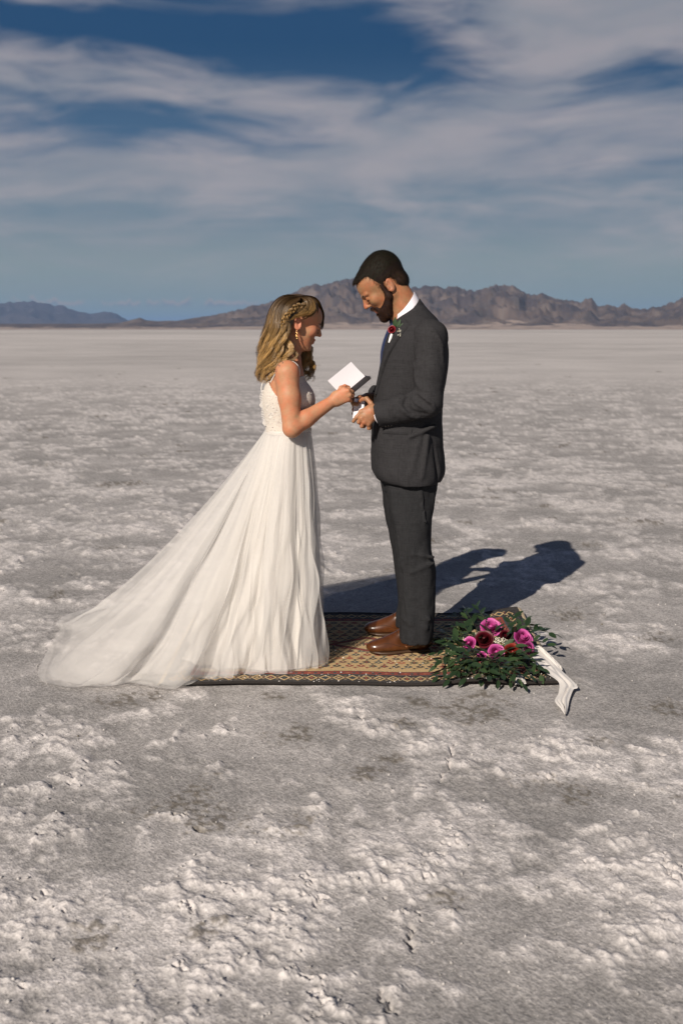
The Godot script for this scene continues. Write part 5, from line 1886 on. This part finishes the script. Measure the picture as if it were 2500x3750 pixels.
func build_rug() -> void:
	var c := rug_pt(0.5, 0.5)
	var rug := thing("patterned_rug", Vector3(c.x, 0.0, c.z), "worn oriental rug with beige field, red medallions and black border on the salt", "rug")
	var m := mat(Color(0.62, 0.60, 0.58), 0.95)
	m.albedo_texture = rug_tex()
	m.rim_enabled = true
	m.rim = 0.15
	m.heightmap_enabled = true
	m.heightmap_texture = grain_tex(512, 31, [0.4, 0.35, 0.2], 0.0, 1.0)
	m.heightmap_scale = 0.25
	var mb := MB.new()
	var pts := PackedVector3Array()
	var nu := 120; var nw := 76
	for j in nw:
		for i in nu:
			pts.append(rug_pt(i / float(nu - 1), j / float(nw - 1)))
	mb.sheet(pts, nu, nw)
	part(rug, "pile", mb.mesh(), m)
	var bm := MB.new()
	var back := PackedVector3Array()
	for j in nw:
		for i in nu:
			back.append(rug_pt(i / float(nu - 1), j / float(nw - 1), -0.008))
	bm.sheet(back, nu, nw)
	part(rug, "backing", bm.mesh(), mat(Color(0.20, 0.14, 0.09), 0.95))
	var bind := mat(Color(0.016, 0.012, 0.010), 0.95)
	for w in [0.0, 1.0]:
		var path := PackedVector3Array()
		for i in 90:
			path.append(rug_pt(i / 89.0, w, -0.003))
		var tb := MB.new()
		tb.tube(path, taper(90, [0.0062, 0.0058, 0.0066, 0.006, 0.0064]), 7)
		part(rug, "binding", tb.mesh(), bind)
	var wool := mat(Color(0.42, 0.33, 0.21), 0.95)
	for u in [0.0, 1.0]:
		var strip := MB.new()
		var sp := PackedVector3Array()
		for j in 60:
			for i in 4:
				var p := rug_pt(u, j / 59.0, -0.001)
				p.x += (i * 0.007) * (1.0 if u > 0.5 else -1.0)
				p.y -= [0.0, 0.0, 0.003, 0.009][i]
				sp.append(p)
		strip.sheet(sp, 4, 60)
		part(rug, "kilim_end", strip.mesh(), wool)
	# salt tracked onto the rug
	rng.seed = 90
	var cr := MB.new()
	for k in 260:
		var near_edge := rng.randf() < 0.5
		var u := rng.randf(); var w := rng.randf_range(0.90, 1.0) if near_edge else rng.randf_range(0.45, 0.92)
		var p := rug_pt(u, w, 0.001)
		var s := 0.0012 + 0.0030 * pow(rng.randf(), 3.0)
		cr.ball(p, Vector3(s, s * 0.7, s), Basis(Vector3.UP, rng.randf() * 6.0), 5, 3)
	var g := part(rug, "salt_grains", cr.mesh(), mat(Color(0.70, 0.66, 0.62), 0.6))
	g.set_meta("kind", "stuff")

# ================================================================ flowers
func petal_mesh(r: float, hgt: float, spread: float, flare: float, seed_: int, c_in: Color, c_edge: Color) -> ArrayMesh:
	var q := RandomNumberGenerator.new()
	q.seed = seed_
	var ph := q.randf() * 6.0
	var mb := MB.new()
	var pts := PackedVector3Array(); var cols := PackedColorArray()
	for j in 6:
		var v := j / 5.0
		for i in 7:
			var u := i / 6.0 * 2.0 - 1.0
			var round_ := sqrt(maxf(0.0, 1.0 - pow(absf(u), 3.0) * v * 0.75))
			var vv := v * (0.80 + 0.20 * round_)
			var a := u * spread * (0.35 + 0.65 * sin(vv * PI * 0.5 + 0.25))
			var rad := r * (0.30 + 0.70 * sin(minf(vv, 0.9) * PI * 0.55)) + flare * vv * vv + 0.05 * r * sin(u * 5.0 + ph) * vv
			var y := hgt * vv - absf(flare) * 0.8 * pow(vv, 3.0)
			pts.append(Vector3(rad * cos(a), y, rad * sin(a)))
			cols.append(c_in.lerp(c_edge, sst(0.55, 1.0, maxf(v, absf(u) * v))))
	mb.sheet(pts, 7, 6, false, cols)
	return mb.mesh()

func aim(dir: Vector3) -> Basis:
	var y := dir.normalized()
	var x := y.cross(Vector3(0.3, 0.2, 0.9)).normalized()
	return Basis(x, y, x.cross(y))

func bloom(parent: Node3D, called: String, at: Vector3, dir: Vector3, R: float, layers: int, per: int, c_in: Color, c_edge: Color, label := "", tall := 1.0) -> void:
	var m := mat(Color(1, 1, 1), 0.55, true)
	m.backlight_enabled = true
	m.backlight = Color(0.25, 0.2, 0.2)
	var core := MB.new()
	core.ball(Vector3(0, R * 0.42 * tall, 0), Vector3(R * 0.30, R * 0.52 * tall, R * 0.30), Basis.IDENTITY, 8, 6, c_in.lerp(c_edge, 0.4))
	var n := MeshInstance3D.new()
	n.name = called
	n.mesh = core.mesh()
	n.material_override = m
	parent.add_child(n, true)
	n.transform = Transform3D(aim(dir).rotated(dir.normalized(), rng.randf() * 6.0), at - where(parent))
	if label:
		n.set_meta("label", label)
	for l in layers:
		var f := (l + 1.0) / layers
		var me := petal_mesh(R * (0.18 + 0.62 * f), R * lerpf(0.95, 0.80, f) * tall, lerpf(1.25, 0.85, f), R * 0.35 * pow(f, 2.0), l + int(R * 1e5), c_in, c_edge)
		for k in per:
			var p := MeshInstance3D.new()
			p.name = "petal"
			p.mesh = me
			p.material_override = m
			n.add_child(p, true)
			p.transform = Transform3D(Basis(Vector3.UP, TAU * (k + 0.37 * l) / per + rng.randf_range(-0.2, 0.2)) * Basis(Vector3(0, 0, 1), rng.randf_range(-0.08, 0.08)), Vector3(0, R * 0.04 * (layers - l), 0))

var leaf_meshes := []
func leaf(i: int) -> ArrayMesh:      # a pointed leaf of unit length along x, folded a little at the midrib
	if leaf_meshes.is_empty():
		for k in 3:
			var mb := MB.new()
			var pts := PackedVector3Array()
			var wide: float = [0.19, 0.23, 0.17][k]; var droop: float = [0.10, -0.06, 0.22][k]
			for a in 7:
				var t := a / 6.0
				var w := wide * pow(sin(PI * pow(t, 0.8)), 0.8) if t < 1.0 else 0.0
				for b in 3:
					var s := b - 1.0
					pts.append(Vector3(t, 0.05 * absf(s) * sin(PI * t) - droop * t * t, s * w))
			mb.sheet(pts, 3, 7)
			leaf_meshes.append(mb.mesh())
	return leaf_meshes[i % 3]

func sprig(parent: Node3D, path: PackedVector3Array, n: int, size: float, lm: Material, sm: Material) -> void:
	var st := MB.new()
	st.tube(path, taper(path.size(), [0.0016, 0.0008]), 5)
	var s := part(parent, "sprig", st.mesh(), sm)
	var base := where(s)
	for k in n:
		var f := 0.22 + 0.78 * (k + 0.5) / n
		var x := f * (path.size() - 1)
		var i := mini(int(x), path.size() - 2)
		var p := path[i].lerp(path[i + 1], x - i)
		var t := (path[i + 1] - path[i]).normalized()
		var side := t.cross(Vector3.UP).normalized() * (1.0 if k % 2 else -1.0)
		var d := (t * 0.75 + side * rng.randf_range(0.5, 0.95) + Vector3.UP * rng.randf_range(-0.15, 0.55)).normalized()
		if k == n - 1:
			d = t
		var up := (Vector3.UP + Vector3(rng.randf_range(-0.6, 0.6), 0, rng.randf_range(-0.3, 0.7))).normalized()
		var z := d.cross(up).normalized()
		var l := MeshInstance3D.new()
		l.name = "leaf"
		l.mesh = leaf(rng.randi())
		l.material_override = lm
		s.add_child(l, true)
		var len := size * rng.randf_range(0.75, 1.15) * (1.0 - 0.25 * f)
		l.transform = Transform3D(Basis(d, z.cross(d), z).scaled_local(Vector3.ONE * len), p - base)

func blossom_ball(parent: Node3D, called: String, at: Vector3, r: Vector3, n: int, size: float, c: Color, label: String) -> void:
	var mb := MB.new()
	for k in n:
		var q := Vector3(rng.randfn(), rng.randfn(), rng.randfn()).normalized() * pow(rng.randf(), 0.33) * r
		var s := size * rng.randf_range(0.7, 1.2)
		var t := rng.randf_range(0.75, 1.1)
		mb.ball(at + q, Vector3(s, s * 0.75, s), Basis.IDENTITY, 6, 4, Color(c.r * t, c.g * t, c.b * t) if rng.randf() > 0.12 else Color(0.45, 0.34, 0.10))
	var p := part(parent, called, mb.mesh(), mat(Color(1, 1, 1), 0.7, true), label)
	p.set_meta("kind", "stuff")

func filler(parent: Node3D, at: Vector3, r: Vector3, n: int, c: Color) -> void:      # a cloud of small round leaves
	var mb := MB.new()
	for k in n:
		var q := at + Vector3(rng.randfn(), rng.randfn(), rng.randfn()).normalized() * pow(rng.randf(), 0.4) * r
		var d := Vector3(rng.randf_range(-1, 1), rng.randf_range(-0.2, 1.2), rng.randf_range(-0.6, 1)).normalized()
		var s := d.cross(Vector3(0.2, 0.9, 0.4)).normalized()
		var l := rng.randf_range(0.007, 0.014)
		var t := rng.randf_range(0.6, 1.3)
		var col := Color(c.r * t, c.g * t, c.b * t)
		var pts := PackedVector3Array()
		var cols := PackedColorArray()
		for a in 4:
			var w: float = [0.15, 0.42, 0.40, 0.05][a] * l
			for b in 3:
				pts.append(q + d * (l * a / 3.0) + s * (w * (b - 1.0)) + s.cross(d) * (0.0015 * absf(b - 1.0)))
				cols.append(col)
		mb.sheet(pts, 3, 4, false, cols)
	var p := part(parent, "filler_foliage", mb.mesh(), mat(Color(1, 1, 1), 0.6, true), "pale green fluffy filler foliage")
	p.set_meta("kind", "stuff")

func on_bunch(u: float, v: float, h: float) -> Vector3:      # a point h metres above the rug, seen at u, v
	return gnd(u, v, 0.012 + h)

func build_bouquet() -> void:
	rng.seed = 33
	var b := thing("bouquet", gnd(1800, 2440, 0.012), "loose bridal bouquet of magenta roses, dark red blooms and greenery lying on the rug", "bouquet")
	var pink := Color(0.36, 0.022, 0.17); var pink2 := Color(0.55, 0.10, 0.33); var wine := Color(0.050, 0.002, 0.005); var wine2 := Color(0.085, 0.003, 0.008); var red := Color(0.17, 0.006, 0.007); var pale := Color(0.62, 0.28, 0.16)
	for e in [[1722, 2360, 0.060, 0.026, Vector3(-0.5, 0.6, 0.7), "medium"], [1793, 2308, 0.085, 0.040, Vector3(0.0, 0.75, 0.65), "wide open"], [1813, 2390, 0.062, 0.029, Vector3(0.0, 0.5, 0.9), "tight"], [1905, 2345, 0.075, 0.038, Vector3(0.3, 0.7, 0.6), "large"], [1926, 2378, 0.060, 0.027, Vector3(0.6, 0.3, 0.7), "smaller"], [1764, 2405, 0.050, 0.018, Vector3(-0.1, 0.4, 0.9), "budding"]]:
		bloom(b, "rose", on_bunch(e[0], e[1], e[2]), e[4], e[3] * 1.10, 5, 5, pink, pink2, e[5] + " magenta rose")
	for e in [[1791, 2290, 0.100, 0.019, Vector3(0.1, 0.8, 0.4)], [1848, 2336, 0.078, 0.028, Vector3(0.2, 0.8, 0.6)], [1773, 2348, 0.062, 0.038, Vector3(-0.2, 0.7, 0.7)]]:
		bloom(b, "dahlia", on_bunch(e[0], e[1], e[2]), e[4], e[3] * 1.0, 6, 7, wine, wine2, "dark wine red bloom")
	bloom(b, "protea", on_bunch(1869, 2394, 0.052), Vector3(0.1, 0.55, 0.8), 0.036, 5, 7, red, Color(0.26, 0.030, 0.018), "red bloom with pale petal edges", 1.15)
	bloom(b, "rose", on_bunch(1745, 2425, 0.03), Vector3(0.0, 0.4, 0.9), 0.012, 3, 5, Color(0.40, 0.012, 0.016), red, "small red bud")
	blossom_ball(b, "white_blossoms", on_bunch(1831, 2350, 0.080), Vector3(0.030, 0.022, 0.022), 130, 0.0028, Color(0.72, 0.68, 0.55), "cluster of tiny cream blossoms")
	blossom_ball(b, "white_blossoms", on_bunch(1697, 2342, 0.060), Vector3(0.010, 0.012, 0.010), 26, 0.0026, Color(0.72, 0.68, 0.55), "cluster of tiny cream blossoms")
	blossom_ball(b, "white_blossoms", on_bunch(1742, 2322, 0.080), Vector3(0.018, 0.010, 0.012), 30, 0.0026, Color(0.72, 0.68, 0.55), "cluster of tiny cream blossoms")
	for e in [[1800, 2460, 0.030, 0.050, 240], [1703, 2440, 0.035, 0.036, 130], [1652, 2452, 0.025, 0.022, 60], [1684, 2310, 0.060, 0.034, 110], [1610, 2350, 0.050, 0.034, 90], [1900, 2420, 0.040, 0.034, 90], [1660, 2380, 0.040, 0.040, 120]]:
		filler(b, on_bunch(e[0], e[1], e[2]), Vector3(e[3], e[3] * 0.65, e[3] * 0.8), e[4], Color(0.060, 0.085, 0.026) if e[0] > 1620 else Color(0.045, 0.065, 0.020))
	var lm := mat(Color(0.016, 0.032, 0.013), 0.34)
	lm.backlight_enabled = true
	lm.backlight = Color(0.12, 0.16, 0.05)
	var lm2 := mat(Color(0.030, 0.055, 0.020), 0.38)
	lm2.backlight_enabled = true
	lm2.backlight = Color(0.12, 0.16, 0.05)
	var sm := mat(Color(0.05, 0.06, 0.025), 0.6)
	var tips := [[1562, 2318, 0.06], [1580, 2362, 0.04], [1566, 2405, 0.03], [1592, 2442, 0.03], [1598, 2482, 0.015], [1636, 2296, 0.09], [1652, 2256, 0.10], [1700, 2228, 0.13], [1738, 2216, 0.16], [1766, 2246, 0.13], [1640, 2494, 0.015], [1700, 2488, 0.015], [1760, 2496, 0.02],
		[1824, 2494, 0.02], [1868, 2502, 0.02], [1902, 2496, 0.03], [1944, 2478, 0.03], [1966, 2440, 0.04], [1978, 2476, 0.02], [1990, 2452, 0.03], [1918, 2512, 0.015], [1932, 2262, 0.10], [1886, 2252, 0.11], [2028, 2322, 0.09], [2018, 2366, 0.06], [1980, 2300, 0.10],
		[1622, 2346, 0.08], [1676, 2336, 0.08], [1716, 2442, 0.05], [1772, 2452, 0.05], [1850, 2446, 0.05], [1912, 2428, 0.05], [1614, 2420, 0.05], [1662, 2420, 0.06], [1836, 2292, 0.10], [1700, 2290, 0.11], [1750, 2470, 0.06], [1690, 2400, 0.09], [1840, 2476, 0.05], [1946, 2410, 0.07], [1880, 2310, 0.12], [1668, 2460, 0.04], [1640, 2380, 0.07], [1790, 2480, 0.05], [1880, 2470, 0.06]]
	for k in tips.size():
		var e: Array = tips[k]
		var tip := on_bunch(e[0], e[1], e[2])
		var from := on_bunch(lerpf(1800.0, e[0], 0.25) + rng.randf_range(-40, 40), lerpf(2400.0, e[1], 0.2) + rng.randf_range(-30, 20), 0.035)
		var mid := from.lerp(tip, 0.55) + Vector3(rng.randf_range(-0.02, 0.02), 0.035, rng.randf_range(-0.02, 0.02))
		sprig(b, smooth(PackedVector3Array([from, mid, tip]), 9), 7 if k < 26 else 6, 0.066, lm if k % 3 else lm2, sm)
	# the silk that binds it, trailing off the rug
	var silk := mat(Color(0.68, 0.645, 0.605), 0.55)
	silk.rim_enabled = true
	silk.rim = 0.3
	var L := [[1940, 2428, 0.035], [1985, 2462, 0.028], [2030, 2490, 0.022], [2046, 2508, 0.016], [2043, 2544, 0.010], [2030, 2572, 0.010], [2052, 2600, 0.010], [2066, 2622, 0.008]]
	var Rr := [[1950, 2362, 0.045], [1996, 2398, 0.030], [2044, 2450, 0.020], [2112, 2516, 0.016], [2098, 2530, 0.012], [2084, 2566, 0.010], [2078, 2596, 0.010], [2071, 2622, 0.008]]
	silk_strip(b, silk, L, Rr, 0.010, 5)
	silk_strip(b, silk, [[1962, 2372, 0.05], [2002, 2412, 0.032], [2040, 2448, 0.022], [2052, 2466, 0.014]], [[1975, 2368, 0.05], [2014, 2404, 0.032], [2050, 2440, 0.020], [2062, 2462, 0.014]], 0.010, 9)
	silk_strip(b, silk, [[1890, 2480, 0.02], [1886, 2500, 0.014], [1884, 2512, 0.012]], [[1915, 2478, 0.02], [1922, 2498, 0.014], [1926, 2508, 0.012]], 0.008, 14)

func silk_strip(b: Node3D, m: Material, L: Array, R: Array, bump: float, sd: int) -> void:
	var a := PackedVector3Array(); var c := PackedVector3Array()
	for e in L: a.append(gnd(e[0], e[1], e[2]))
	for e in R: c.append(gnd(e[0], e[1], e[2]))
	var n := 40; var w := 14
	a = smooth(a, n); c = smooth(c, n)
	var nz := noise(sd, 1.0, 2)
	var pts := PackedVector3Array()
	for j in n:
		for i in w:
			var f := i / float(w - 1)
			var p := a[j].lerp(c[j], f)
			p.y += bump * (0.4 + 1.3 * nz.get_noise_2d(f * 4.2, j * 0.05) + 0.5 * nz.get_noise_2d(f * 11.0, j * 0.10 + 7.0)) * sin(PI * f) + 0.006
			pts.append(p)
	var mb := MB.new()
	mb.sheet(pts, w, n)
	var under := PackedVector3Array()
	for j in n:
		for i in w:
			under.append(pts[j * w + (w - 1 - i)] - Vector3(0, 0.0012, 0))
	mb.sheet(under, w, n)
	part(b, "silk_ribbon", mb.mesh(), m)

func build_boutonniere() -> void:
	rng.seed = 44
	var ft := suit_torso
	var lay := func(u: float, v: float, off: float) -> Vector3: return laid(ft, [[u, v], [u + 1, v]], 3.9, 4.7, off, 2)[0]
	var base: Vector3 = lay.call(1448, 1210, 0.012)
	var t := thing("boutonniere", base, "dark red flower with leaves and white sprig pinned to the suit lapel", "boutonniere")
	bloom(t, "flower", lay.call(1444, 1214, 0.012), Vector3(-0.35, 0.45, 0.85), 0.0155, 4, 5, Color(0.12, 0.003, 0.008), Color(0.19, 0.006, 0.012))
	var lm := mat(Color(0.030, 0.060, 0.022), 0.4)
	for e in [[1452, 1200, -0.05, 0.042], [1458, 1205, 0.35, 0.040], [1464, 1208, 0.6, 0.030], [1440, 1192, -0.3, 0.020], [1447, 1198, 0.15, 0.034]]:
		var l := MeshInstance3D.new()
		l.name = "leaf"
		l.mesh = leaf(int(e[0]))
		l.material_override = lm
		t.add_child(l, true)
		var d := Vector3(sin(e[2]), cos(e[2]), 0.25).normalized()
		var z := d.cross(Vector3(-0.2, 0.2, 1.0)).normalized()
		l.transform = Transform3D(Basis(d, z.cross(d), z).scaled_local(Vector3.ONE * e[3]), lay.call(e[0], e[1], 0.008) - base)
	blossom_ball(t, "white_blossoms", lay.call(1468, 1222, 0.010), Vector3(0.010, 0.018, 0.006), 34, 0.0021, Color(0.75, 0.72, 0.60), "")
	var st := MB.new()
	st.tube(PackedVector3Array([lay.call(1441, 1228, 0.010), lay.call(1436, 1242, 0.009), lay.call(1431, 1256, 0.008)]), PackedFloat32Array([0.0058, 0.0066, 0.0050]), 9)
	part(t, "wrapped_stem", st.mesh(), mat(Color(0.78, 0.76, 0.74), 0.8))

func _ready() -> void:
	build_air()
	build_ground()
	build_range("mountain_range", RIDGE, 9000.0, 13000.0, 16500.0, 3, 900, 90, 0.75)
	build_range("far_mountain_range", FAR_RIDGE, 29000.0, 35000.0, 40000.0, 61, 500, 50, 0.6)
	build_apron()
	build_rug()
	build_groom()
	build_bride()
	build_papers()
	build_bouquet()
	build_boutonniere()
	build_crumbs()
